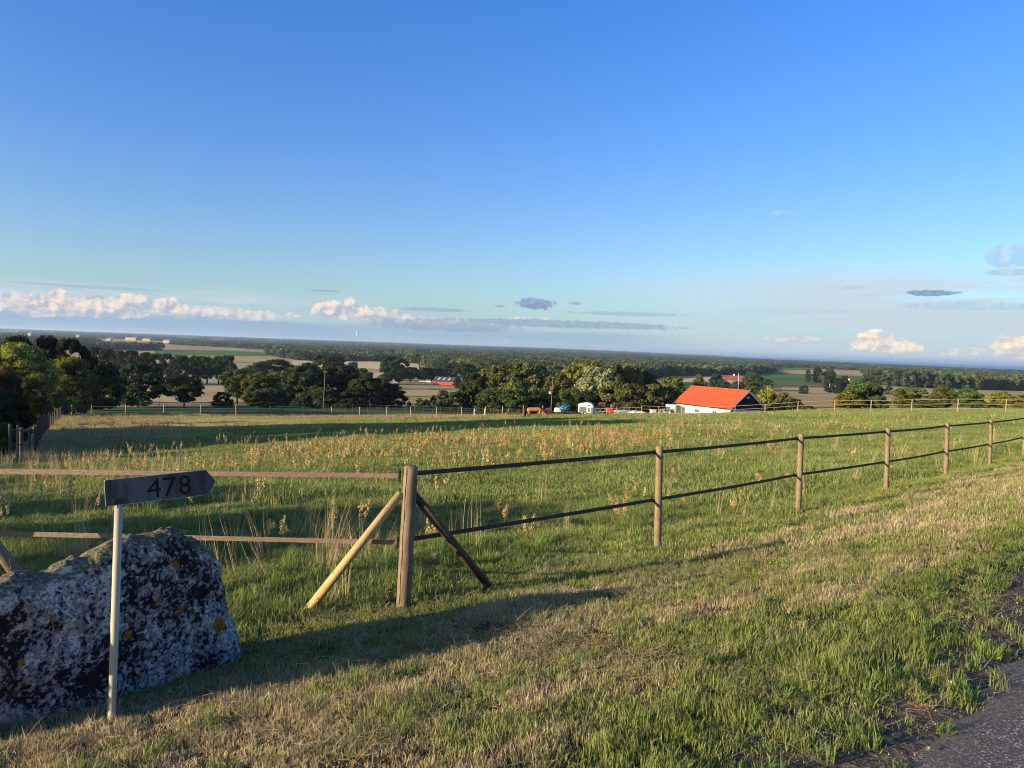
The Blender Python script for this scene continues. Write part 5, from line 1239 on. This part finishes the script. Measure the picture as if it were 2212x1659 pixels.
# ------------------------------------------------------------------ grass
def blades_mesh(name, seed, n, rad, h, w, lean, tone=(0, 1), flat=False, curl=.5, gap=0., pts_=None):
    r_ = np.random.default_rng(seed)
    a = r_.uniform(0, 2*math.pi, n); q = np.sqrt(r_.uniform(0, 1, n))*rad
    B = np.stack([q*np.cos(a), q*np.sin(a), np.zeros(n)], -1)
    H = r_.uniform(h[0], h[1], n); th = r_.uniform(0, 2*math.pi, n); ln = r_.uniform(0, lean, n)
    out_ = np.stack([np.cos(th), np.sin(th), np.zeros(n)], -1)
    fa = r_.uniform(0, 2*math.pi, n); side = np.stack([np.cos(fa), np.sin(fa), np.zeros(n)], -1)*(np.asarray(w)*r_.uniform(.7, 1.3, n)/2)[:, None]
    up = np.array([0, 0, 1.])
    if flat:
        B[:, 2] = r_.uniform(.002, .035, n); el = r_.uniform(-.15, .35, n)
        d = out_*np.cos(el)[:, None]+up*np.sin(el)[:, None]; M1 = B+d*(H*.5)[:, None]+up*r_.uniform(0, .01, n)[:, None]; M2 = B+d*H[:, None]
    else:
        M1 = B+up*(H*.55)[:, None]+out_*(H*ln*.25)[:, None]; M2 = B+up*(H*(1-curl*ln*.35))[:, None]+out_*(H*ln*.8)[:, None]
        B = B-up*.02
    V = np.stack([B-side, B+side, M1+side*.85, M1-side*.85, M2], 1).reshape(-1, 3)
    k = np.arange(n)[:, None]*5; Q = (k+np.array([[0, 1, 2, 3]])); T3 = k+np.array([[3, 2, 4]])
    me = bpy.data.meshes.new(name); me.vertices.add(5*n); me.vertices.foreach_set('co', V.astype(np.float32).ravel())
    me.loops.add(7*n); me.loops.foreach_set('vertex_index', np.concatenate([Q.ravel(), T3.ravel()]).astype(np.int32)); me.polygons.add(2*n)
    me.polygons.foreach_set('loop_start', np.concatenate([np.arange(n)*4, 4*n+np.arange(n)*3]).astype(np.int32)); me.polygons.foreach_set('loop_total', np.concatenate([np.full(n, 4), np.full(n, 3)]).astype(np.int32))
    me.update(calc_edges=True)
    at = me.attributes.new('tone', 'FLOAT', 'POINT'); at.data.foreach_set('value', np.repeat(r_.uniform(tone[0], tone[1], n), 5).astype(np.float32))
    return me
def grassmat(name, g0, g1, dry, kdry, trans=.35, meadow=False):
    m_, nt, out = mat_new(name); pos, x, y, u, v = geo_uv(nt)
    at = nd(nt, 'ShaderNodeAttribute', attribute_name='tone'); tone = S(nt, at.outputs['Fac'])
    oi = nd(nt, 'ShaderNodeObjectInfo'); rnd = S(nt, oi.outputs['Random'])
    n1 = noise(nt, pos, .9 if not meadow else .16, 4, .6); n2 = noise(nt, pos, 4 if not meadow else 1.1, 4, .6)
    col = mixc(nt, (n1*.5+n2*.4+tone*.25-.07).step(.30, .80), g0, g1)
    if meadow:
        dr = (n2-.5)*1.2+(n1-.5)*.9+tone*.55+kdry
        rank = (x*-1.0+y*.05+(n1-.5)*20).step(22, 34)*y.step(28, 50)
        dr = (dr.step(.62, .85)*.8).mx(rank*.75)
    else:
        dr = (dryness(nt, pos, x, y, u, v)*.95+tone*.75+kdry).step(.52, 1.10)
    dc = mixc(nt, rnd, dry, tuple(q*f for q, f in zip(dry, (.72, .62, .58))))
    col = mixc(nt, dr, col, dc)
    d = nd(nt, 'ShaderNodeBsdfDiffuse'); t = nd(nt, 'ShaderNodeBsdfTranslucent'); mx = nd(nt, 'ShaderNodeMixShader'); mx.inputs[0].default_value = trans
    lk(nt, col, d.inputs[0]); lk(nt, col, t.inputs[0]); lk(nt, d.outputs[0], mx.inputs[1]); lk(nt, t.outputs[0], mx.inputs[2]); lk(nt, mx.outputs[0], out.inputs[0]); return m_
G_VERGE = grassmat('mown_grass', (.17, .21, .060), (.38, .41, .13), (.56, .49, .30), -.06, .38)
G_MEAD = grassmat('meadow_grass', (.13, .185, .060), (.36, .39, .13), (.48, .44, .22), .0, .35, True)
G_LONG = grassmat('long_grass', (.14, .21, .055), (.34, .43, .11), (.50, .45, .24), .05, .40, True)
G_DRY = plain('dry_straw', (.46, .36, .19), .9, .15, 3)
def gdry():
    m_, nt, out = mat_new('straw_stalks'); at = nd(nt, 'ShaderNodeAttribute', attribute_name='tone'); tone = S(nt, at.outputs['Fac']); oi = nd(nt, 'ShaderNodeObjectInfo')
    col = mixc(nt, tone, (.20, .15, .08), (.55, .45, .25)); d = nd(nt, 'ShaderNodeBsdfDiffuse'); t = nd(nt, 'ShaderNodeBsdfTranslucent'); mx = nd(nt, 'ShaderNodeMixShader'); mx.inputs[0].default_value = .2
    lk(nt, col, d.inputs[0]); lk(nt, col, t.inputs[0]); lk(nt, d.outputs[0], mx.inputs[1]); lk(nt, t.outputs[0], mx.inputs[2]); lk(nt, mx.outputs[0], out.inputs[0]); return m_
G_STRAW = gdry()
def pcol(name, meshes, mat):
    obs = []
    for i, me in enumerate(meshes):
        if not me.materials: me.materials.append(mat)
        obs.append(bpy.data.objects.new('%s_%02d' % (name, i), me))
    return proto_col(name, obs)
def wedge(d0, d1, dens, seed, margin=1.6, tan=.70):
    """random ground points in front of the camera; dens(D) per square metre"""
    r_ = np.random.default_rng(seed); X = []; Y = []
    edges = np.exp(np.linspace(math.log(d0), math.log(d1), 40))
    for a, b_ in zip(edges, edges[1:]):
        w = tan*b_+margin; n = int(2*w*(b_-a)*dens((a+b_)/2)); X.append(r_.uniform(-w, w, n)); Y.append(r_.uniform(a, b_, n))
    return np.concatenate(X), np.concatenate(Y), r_
def uv_(x, y):
    """u counted from the road edge (edge at 1.13 near the camera), v along the road"""
    u = (y-x)/math.sqrt(2); v = (x+y)/math.sqrt(2); w = 1-sst(u, 2.2, 4.0); return u-(road_edge(v)-1.13)*w, v
def rs(r_, n, s0, s1, tilt=.12, zs=None):
    rot = np.stack([r_.normal(0, tilt, n), r_.normal(0, tilt, n), r_.uniform(0, 6.283, n)], -1); s_ = r_.uniform(s0, s1, n); scl = np.stack([s_, s_, s_*(zs if zs is not None else 1)], -1); return rot, scl
def vn(x, y, f, ph=0.):      # cheap smooth pseudo-noise
    return (np.sin(x*f*1.3+ph+2*np.sin(y*f*.7+ph))+np.sin(y*f*1.7-ph*2+1.5*np.sin(x*f*.9))+np.sin((x+y)*f*2.3+ph))/3
def in_boulder(x, y, m=0.):
    A, B = BA, BB; e = (B-A)/np.linalg.norm(B-A); s_ = (x-A[0])*e[0]+(y-A[1])*e[1]; t = -(x-A[0])*e[1]+(y-A[1])*e[0]
    return (s_ > -.5) & (s_ < 1.75) & (t > -.13-m) & (t < .6+m)
# verge, near
vt = [blades_mesh('grass_tuft', 100+i, 30, .062, (.014, .040), .0034, .9) for i in range(5)]+[blades_mesh('grass_tuft', 120+i, 26, .05, (.022, .065), .0042, .9, (0, .6)) for i in range(3)]
x, y, r_ = wedge(1.6, 9.0, lambda D: 620*min(1, (4.2/D)**1.1), 1)
u, v = uv_(x, y); k = (u > .80+.3*vn(x, y, 1.5)**2) & (u < 6.0) & ~in_boulder(x, y)
edge = np.clip((u-1.0+.28*vn(x, y, 2.3, 1.)+.15*vn(x, y, 7.))/.75, .03, 1); k &= r_.uniform(0, 1, len(x)) < edge*(1-.35*(vn(x, y, 3.1, .6) > .45)); x, y, u = x[k], y[k], u[k]; n = len(x)
rot, scl = rs(r_, n, .75, 1.35, .16); hz = 1+.6*np.clip(vn(x, y, 1.7, 2.), -1, 1)+.6*np.clip(vn(x, y, 6., 1.), -1, 1); hz = np.clip(hz, .35, 2.3); lush = (u < 2.3); scl[:, 2] *= hz
idx = np.where(r_.uniform(0, 1, n) < np.where(lush, .6, .22), r_.integers(5, 8, n), r_.integers(0, 5, n))
P = np.stack([x, y, gz(x, y)-.004], -1); print('verge near', n)
scatter('verge_grass', pcol('verge_tufts', vt, G_VERGE), P, rot, scl, idx, 'short mown verge grass, green with dried patches, between road and fence', 'grass')
# verge, farther
vt2 = [blades_mesh('grass_patch', 140+i, 170, .26, (.025, .065), .0068, .9) for i in range(4)]
x, y, r_ = wedge(8.2, 48, lambda D: 60*min(1, (10/D)**1.2), 2); u, v = uv_(x, y); k = (u > 1.2) & (u < 6.0); x, y, u = x[k], y[k], u[k]; n = len(x); rot, scl = rs(r_, n, .8, 1.3, .06)
scatter('far_verge_grass', pcol('verge_patches', vt2, G_VERGE), np.stack([x, y, gz(x, y)-.006], -1), rot, scl, r_.integers(0, 4, n), 'mown verge grass farther up along the fence', 'grass'); print('verge far', n)
# coarse bright clumps along the asphalt edge and lush tussocks
ct = [blades_mesh('coarse_tuft', 160+i, 34, .035, (.05, .13), .0055, 1.8, (0, .35), curl=1.2) for i in range(4)]
x, y, r_ = wedge(1.8, 16, lambda D: 26, 3); u, v = uv_(x, y)
pr = np.exp(-((u-1.45)/.42)**2)*.9+.05+.35*((x < -1.1) & (x > -2.6) & (y < 4.2))+.45*((vn(x, y, 1.1, 4.) > .35) & (u < 5)); k = (r_.uniform(0, 1, len(x)) < pr) & (u > .95) & (u < 5.3) & ~in_boulder(x, y); x, y = x[k], y[k]; n = len(x); rot, scl = rs(r_, n, .55, 1.25, .15)
scatter('coarse_grass', pcol('coarse_tufts', ct, G_LONG), np.stack([x, y, gz(x, y)-.004], -1), rot, scl, r_.integers(0, 4, n), 'coarse bright green clumps along the asphalt edge', 'grass')
# straw litter on the verge
lt = [blades_mesh('straw_litter', 180+i, 26, .11, (.05, .16), .0026, 1, (0, 1), flat=True) for i in range(4)]
x, y, r_ = wedge(2.0, 16, lambda D: 60*min(1, 6/D), 4); u, v = uv_(x, y)
pr = .10+.55*np.clip(vn(x, y, .9, 3.)+.15, 0, 1)+.35*np.exp(-((u-3.6)/.7)**2); k = (r_.uniform(0, 1, len(x)) < pr) & (u > 1.15) & (u < 5.4) & ~in_boulder(x, y); x, y = x[k], y[k]; n = len(x); rot, scl = rs(r_, n, .7, 1.4, .10)
scatter('straw_litter', pcol('litter', lt, G_STRAW), np.stack([x, y, gz(x, y)+.022], -1), rot, scl, r_.integers(0, 4, n), 'dried cuttings lying in the mown verge', 'straw')
# meadow near / mid / far
mt1 = [blades_mesh('meadow_tuft', 200+i, 34, .085, (.025, .095), .0055, 1.2) for i in range(6)]
x, y, r_ = wedge(4.6, 15, lambda D: 210*min(1, 8/D), 5); u, v = uv_(x, y); k = (u > 5.35+.25*vn(x, y, 2.)) & ~in_boulder(x, y); x, y = x[k], y[k]; n = len(x); hz = np.clip(1+.7*vn(x, y, 1.1, 5.)+.6*vn(x, y, 3.7), .35, 2.6); rot, scl = rs(r_, n, .8, 1.4, .15, hz)
scatter('meadow_grass', pcol('meadow_tufts', mt1, G_MEAD), np.stack([x, y, gz(x, y)-.005], -1), rot, scl, r_.integers(0, 6, n), 'grazed green grass just inside the tape fence', 'grass'); print('mead near', n)
mt2 = [blades_mesh('meadow_patch', 220+i, 190, .42, (.035, .13), .013, 1.1) for i in range(5)]
x, y, r_ = wedge(14, 46, lambda D: 16*min(1, 20/D), 6); u, v = uv_(x, y); k = (u > 5.8); x, y = x[k], y[k]; n = len(x); hz = np.clip(1+.7*vn(x, y, .5, 5.)+.6*vn(x, y, 1.7), .3, 2.6); rot, scl = rs(r_, n, .8, 1.3, .05, hz)
scatter('mid_meadow_grass', pcol('meadow_patches', mt2, G_MEAD), np.stack([x, y, gz(x, y)-.01], -1), rot, scl, r_.integers(0, 5, n), 'uneven paddock grass in the middle distance', 'grass'); print('mead mid', n)
mt3 = [blades_mesh('meadow_far_patch', 240+i, 260, 1.15, (.03, .075), .030, 1.0) for i in range(4)]
x, y, r_ = wedge(44, 128, lambda D: 2.0, 7); u, v = uv_(x, y); k = (u > 6) & (np.hypot(x, y) < 130); x, y = x[k], y[k]; n = len(x); hz = np.clip(1+.6*vn(x, y, .22, 5.)+.3*vn(x, y, .9), .35, 1.9); rot, scl = rs(r_, n, .8, 1.3, .02, hz)
scatter('far_meadow_grass', pcol('meadow_far_patches', mt3, G_MEAD), np.stack([x, y, gz(x, y)-.02], -1), rot, scl, r_.integers(0, 4, n), 'paddock grass reaching the far fence and the crest', 'grass'); print('mead far', n)
# long tussocks along the fence foot
lg = [blades_mesh('tussock', 260+i, 60, .09, (.15, .42), .0065, 1.2, (0, .6), curl=1.1) for i in range(4)]
x, y, r_ = wedge(4.6, 26, lambda D: 9, 8); u, v = uv_(x, y); pr = np.exp(-((u-6.3)/.8)**2)*np.where(x < 2, .95, .40)*(.35+.65*(vn(x, y, 1.3, 3.) > -.1))+.035; k = (r_.uniform(0, 1, len(x)) < pr) & (u > 5.35) & ~in_boulder(x, y, .15); x, y = x[k], y[k]; n = len(x); rot, scl = rs(r_, n, .4, .95, .12)
scatter('tussock_grass', pcol('tussocks', lg, G_LONG), np.stack([x, y, gz(x, y)-.01], -1), rot, scl, r_.integers(0, 4, n), 'long grass tussocks along the foot of the tape fence', 'grass')
# straw-coloured stalks
st = [blades_mesh('straw_stalks', 280+i, 16, .10, (.35, .85), .0050, .45, (.2, 1)) for i in range(4)]
x, y, r_ = wedge(4.6, 32, lambda D: 7, 9); P = np.stack([x, y, gz(x, y)], -1); px, py = proj_np(P); u, v = uv_(x, y)
pr = .03+1.2*np.exp(-((px-800)/95)**2-((py-1270)/75)**2)+.30*np.exp(-((px-660)/70)**2-((py-1170)/60)**2)+.16*((px < 560) & (py > 1000))+.16*np.exp(-((px-950)/60)**2-((py-1190)/50)**2)+.12*((px < 240) & (py < 1120))
k = (r_.uniform(0, 1, len(x)) < pr) & (u > 5.45) & ~in_boulder(x, y, .2); x, y = x[k], y[k]; n = len(x); rot, scl = rs(r_, n, .55, 1.05, .16)
scatter('straw_stalks', pcol('stalks', st, G_STRAW), np.stack([x, y, gz(x, y)-.01], -1), rot, scl, r_.integers(0, 4, n), 'tall dry stalks behind the fresh pine brace and boulder', 'grass'); print('stalks', n)
st2 = [blades_mesh('rank_growth', 300+i, 60, .5, (.2, .62), .016, .5, (0, .75)) for i in range(4)]
x, y, r_ = wedge(26, 126, lambda D: 1.0, 10); P = np.stack([x, y, gz(x, y)], -1); px, py = proj_np(P)
pr = .9*((px < 420-(py-890)*1.6) & (px > -60))*(.4+.6*(vn(x, y, .3, 2.) > -.1))+.85*((py < 909) & (px < 1125) & (np.hypot(x, y) > 108))+.008+.20*np.exp(-((px-1460)/60)**2-((py-915)/14)**2)
k = (r_.uniform(0, 1, len(x)) < pr) & (np.hypot(x, y) < 124); x, y = x[k], y[k]; n = len(x); rot, scl = rs(r_, n, .5, 1.0, .06)
scatter('rank_growth', pcol('rank', st2, G_STRAW), np.stack([x, y, gz(x, y)-.02], -1), rot, scl, r_.integers(0, 4, n), 'tall faded grass at the left end and far edge of the paddock', 'grass'); print('rank', n)
# ------------------------------------------------------------------ sorrel
def sorrelmat(name, c1, c2):
    m_, nt, out = mat_new(name); at = nd(nt, 'ShaderNodeAttribute', attribute_name='tone'); tone = S(nt, at.outputs['Fac']); oi = nd(nt, 'ShaderNodeObjectInfo'); rnd = S(nt, oi.outputs['Random'])
    col = mixc(nt, rnd.step(.0, .55), c1, c2); col = mixc(nt, tone.step(.0, .5), (.24, .24, .10), col)
    d = nd(nt, 'ShaderNodeBsdfDiffuse'); t = nd(nt, 'ShaderNodeBsdfTranslucent'); mx = nd(nt, 'ShaderNodeMixShader'); mx.inputs[0].default_value = .3
    lk(nt, col, d.inputs[0]); lk(nt, col, t.inputs[0]); lk(nt, d.outputs[0], mx.inputs[1]); lk(nt, t.outputs[0], mx.inputs[2]); lk(nt, mx.outputs[0], out.inputs[0]); return m_
SORREL = sorrelmat('sorrel_seed', (.50, .29, .12), (.54, .43, .20))
def sorrel_mesh(name, seed, H=.75, stems=2, seeds=60, ss=.014, w=.006):
    r_ = random.Random(seed); V = []; F = []; Tn = []
    def quad(p, a, b_, t):
        k = len(V); V.extend([p-a, p-b_, p+a, p+b_]); F.append((k, k+1, k+2, k+3)); Tn.extend([t]*4)
    for s_ in range(stems):
        dx, dy = r_.uniform(-.22, .22), r_.uniform(-.22, .22); h = H*r_.uniform(.7, 1.05); b_ = Vector((r_.uniform(-.04, .04), r_.uniform(-.04, .04), -.02))
        top = b_+Vector((dx*h, dy*h, h)); pts = [b_.lerp(top, t)+Vector((0, 0, 0)) for t in (0, .5, 1)]
        for a, c in zip(pts, pts[1:]):
            k = len(V); e = Vector((w/2, 0, 0)); f = Vector((0, w/2, 0)); V.extend([a-e, a+e, c+e*.7, c-e*.7, a-f, a+f, c+f*.7, c-f*.7]); F.extend([(k, k+1, k+2, k+3), (k+4, k+5, k+6, k+7)]); Tn.extend([0]*8)
        for br in range(r_.randint(2, 4)):
            t0 = r_.uniform(.50, .72); lat = Vector((r_.uniform(-.05, .05), r_.uniform(-.05, .05), 0)) if br else Vector((0, 0, 0)); L = h*(r_.uniform(.16, .26) if br else .42)
            p0 = b_.lerp(top, t0 if br else .60)
            for _ in range(seeds//3 if br else seeds):
                t = r_.random(); rad = .014*(1-abs(2*t-.9))+.004; p = p0+(top-b_).normalized()*L*t+lat*min(1, t*2)+Vector((r_.gauss(0, rad), r_.gauss(0, rad), r_.gauss(0, .01)))
                d = Vector((r_.gauss(0, 1), r_.gauss(0, 1), r_.gauss(0, 1))).normalized(); a = d.orthogonal()*ss*r_.uniform(.6, 1.2); quad(p, a, d.cross(a), r_.uniform(.55, 1))
    for _ in range(5):                                   # basal leaves
        a = r_.uniform(0, 6.28); o_ = Vector((math.cos(a), math.sin(a), 0)); s2 = Vector((-o_.y, o_.x, 0))*.022; k = len(V); V.extend([Vector((0, 0, 0)), o_*.09+s2+Vector((0, 0, .08)), o_*.2+Vector((0, 0, .09)), o_*.09-s2+Vector((0, 0, .08))]); F.append((k, k+1, k+2, k+3)); Tn.extend([0]*4)
    me = bpy.data.meshes.new(name); me.from_pydata([v[:] for v in V], [], F); me.update(); at = me.attributes.new('tone', 'FLOAT', 'POINT'); at.data.foreach_set('value', np.array(Tn, np.float32)); me.materials.append(SORREL); return me
sm = [sorrel_mesh('sorrel', i, .75, 1+i % 2, 36, .014, .009) for i in range(6)]
x, y, r_ = wedge(9, 110, lambda D: 5.0 if D < 60 else 1.2, 11); P = np.stack([x, y, gz(x, y)], -1); px, py = proj_np(P); u, v = uv_(x, y)
regA = inpoly_np(px, py, [(520, 1010), (620, 975), (760, 962), (900, 955), (1100, 958), (1280, 950), (1420, 945), (1460, 960), (1380, 985), (1240, 1010), (1000, 1035), (760, 1030), (600, 1045)])
pr = .75*regA*(.15+.85*(vn(x, y, .55, 1.) > -.2))+.05*((px > 250) & (px < 1700) & (py > 930))+.012+.12*inpoly_np(px, py, [(0, 1040), (300, 1000), (520, 1010), (520, 1060), (300, 1110), (0, 1170)])+.12*inpoly_np(px, py, [(1250, 940), (2000, 915), (2000, 935), (1300, 965)])+.10*((py < 905) & (px < 1150))
k = (r_.uniform(0, 1, len(x)) < pr) & (u > 6.2) & (np.hypot(x, y) < 118); x, y = x[k], y[k]; n = len(x); rot, scl = rs(r_, n, .5, 1.12, .10)
scatter('sorrel_field', pcol('sorrel_protos', sm, SORREL), np.stack([x, y, gz(x, y)], -1), rot, scl, r_.integers(0, 6, n), 'rust and straw coloured sorrel heads scattered over the paddock', 'wild plants'); print('sorrel', n)
nearS = [(1356, 1168, .85, 3, 'leaning orange sorrel clump left of the second fence post'), (1140, 1190, .62, 1, 'straw brown sorrel between the dark brace and second post'), (1085, 1150, .50, 1, 'small faded sorrel right of the dark brace'), (1580, 1115, .42, 1, 'bent orange sorrel between second and third posts'), (716, 1200, .68, 1, 'upright pale seed head above the fresh pine brace'), (588, 1190, .55, 1, 'short faded seed head right of the boulder top'), (1066, 1130, .46, 2, 'reddish brown twin seed heads above the lower tape'), (1700, 1060, .40, 1, 'little sorrel left of the third post'), (930, 1215, .55, 1, 'rusty seed head beside the thick corner post')]
for k, (px_, py_, H, stn, lb) in enumerate(nearS):
    b_ = G(px_, py_); me = sorrel_mesh('sorrel_plant', 40+k, H, stn+1, 190, .0058, .0035); o = mobj('sorrel_plant', me); o.location = b_; prop(o, lb, 'plant'); o.rotation_euler = ((R(8), R(-14), 0) if k == 0 else (0, R(3), k))
# ------------------------------------------------------------------ small things on the ground
gv = []
for i in range(4):
    bm = bmesh.new(); bmesh.ops.create_icosphere(bm, subdivisions=1, radius=1)
    for v_ in bm.verts: v_.co *= random.uniform(.7, 1.2)
    me = bm_mesh(bm, 'gravel'); gv.append(me)
def gravmat():
    m_, nt, out = mat_new('gravel_stone'); oi = nd(nt, 'ShaderNodeObjectInfo'); b = nd(nt, 'ShaderNodeBsdfDiffuse'); lk(nt, b.outputs[0], out.inputs[0])
    lk(nt, ramp(nt, S(nt, oi.outputs['Random']), [(0, (.06, .06, .065)), (.55, (.14, .135, .13)), (.85, (.30, .28, .25)), (1, (.55, .53, .48))]), b.inputs[0]); return m_
x, y, r_ = wedge(1.6, 8, lambda D: 700, 12); u, v = uv_(x, y); pr = np.clip(1-np.abs(u-1.1)/.6, 0, 1)*.75+.10*(u < 1.1); k = (r_.uniform(0, 1, len(x)) < pr) & (u > -2.5) & (u < 1.7); x, y = x[k], y[k]; n = len(x)
s_ = .0016+.0042*r_.uniform(0, 1, n)**3; rot = r_.uniform(0, 6.28, (n, 3)); scl = np.stack([s_, s_, s_*.7], -1)
scatter('loose_gravel', pcol('gravel_protos', gv, gravmat()), np.stack([x, y, gz(x, y)+.007], -1), rot, scl, r_.integers(0, 4, n), 'loose gravel and grit along the asphalt edge', 'gravel'); print('gravel', n)
LEAFB = plain('dry_leaf', (.30, .11, .05), .7, .25, 30); LEAFG = plain('green_leaf', (.20, .28, .05), .6, .2, 30)
def leaf(px_, py_, s_, mat, label, curl=.5, rz=0.):
    b_ = G(px_, py_); b_[2] += .03; V = []; F = []; n = 7
    for i in range(n):
        t = i/(n-1)*2-1; w = (1-t*t)**.6*.42
        for j in (-1, 0, 1): V.append((t*s_/2, j*w*s_/2, (abs(j)*.16*w/.42+curl*t*t*.25+.08*math.sin(i*2+j))*s_))
    for i in range(n-1):
        for j in range(2): k = i*3+j; F.append((k, k+3, k+4, k+1))
    me = bpy.data.meshes.new('fallen_leaf'); me.from_pydata(V, [], F); me.update(); me.materials.append(mat); o = mobj('fallen_leaf', me); o.location = b_; o.rotation_euler = (.2, -.1, rz); md = o.modifiers.new('t', 'SOLIDIFY'); md.thickness = .001
    prop(o, label, 'leaf')
Z = lambda a, b_: ((2840+a/2.212)/1.736, (2130+b_/2.212)/1.736)
leaf(*Z(1390, 880), .035, LEAFB, 'small red brown leaf left of the white pebble', .5, 1); leaf(*Z(1570, 915), .048, LEAFB, 'red brown leaf right above the white pebble', .6, .3); leaf(*Z(1310, 1200), .052, LEAFB, 'curled orange brown leaf at the ragged grass edge', .8, 2.6)
leaf(*Z(2005, 797), .03, plain('yellow_leaf', (.5, .30, .08)), 'small yellow leaf on the asphalt', .3, 0); leaf(*Z(1410, 1555), .03, plain('straw_leaf', (.5, .38, .2)), 'pale leaf on the asphalt near the bottom edge', .4, 1.2); leaf(*Z(1742, 285), .035, LEAFB, 'orange leaf in the grass near the right edge', .5, 2)
leaf((220)/1.0, 1632, .05, LEAFG, 'yellow green leaf in the grass below the sign pole', .7, 1.2)
b_ = G(*Z(1612, 972)); bm = bmesh.new(); bmesh.ops.create_icosphere(bm, subdivisions=2, radius=.017)
for v_ in bm.verts: v_.co = Vector((v_.co.x*1.3, v_.co.y, v_.co.z*.7))*random.uniform(.92, 1.08)
o = mobj('pebble', bm_mesh(bm, 'pebble', True), plain('pale_pebble', (.60, .58, .54))); o.location = b_+np.array([0, 0, .014]); prop(o, 'single white pebble among the fallen leaves', 'stone')
# dark earth heaps / molehills
def heap(px_, py_, s_, label):
    b_ = G(px_, py_); bm = bmesh.new(); bmesh.ops.create_icosphere(bm, subdivisions=3, radius=1)
    from mathutils import noise as N
    for v_ in bm.verts: v_.co = v_.co*(1+.25*N.noise(v_.co*3+Vector(b_))); v_.co = Vector((v_.co.x*s_, v_.co.y*s_*.7, max(v_.co.z, -.2)*s_*.16))
    o = mobj('earth_heap', bm_mesh(bm, 'earth_heap', True), plain('dark_earth', (.045, .034, .026), 1, .3, 30, bump=.8)); o.location = b_; prop(o, label, 'earth heap')
heap(1572, 1192, .26, 'low dark earth heap on the verge below the third tape span'); heap(845, 1338, .12, 'small dark clod below the thick corner post')

# ------------------------------------------------------------------ haze over the whole view
def haze():
    bm = bmesh.new(); z0 = EYE-SEA_H-8; z1 = EYE+60
    box(bm, (0, 24000, (z0+z1)/2), (98000, 72000, z1-z0)); m_ = bpy.data.materials.new('haze_air'); m_.use_nodes = True; nt = m_.node_tree; nt.nodes.clear()
    out = nd(nt, 'ShaderNodeOutputMaterial'); pv = nd(nt, 'ShaderNodeVolumePrincipled'); pv.inputs['Density'].default_value = HAZE; pv.inputs['Color'].default_value = (.55, .75, 1, 1); pv.inputs['Anisotropy'].default_value = .2
    lk(nt, pv.outputs[0], out.inputs['Volume']); o = mobj('haze', bm_mesh(bm, 'haze'), m_); prop(o, 'thin bluish haze lying over the distant woods and sea', 'haze', kind='stuff')
HAZE = 6.0e-5
if HAZE: haze()
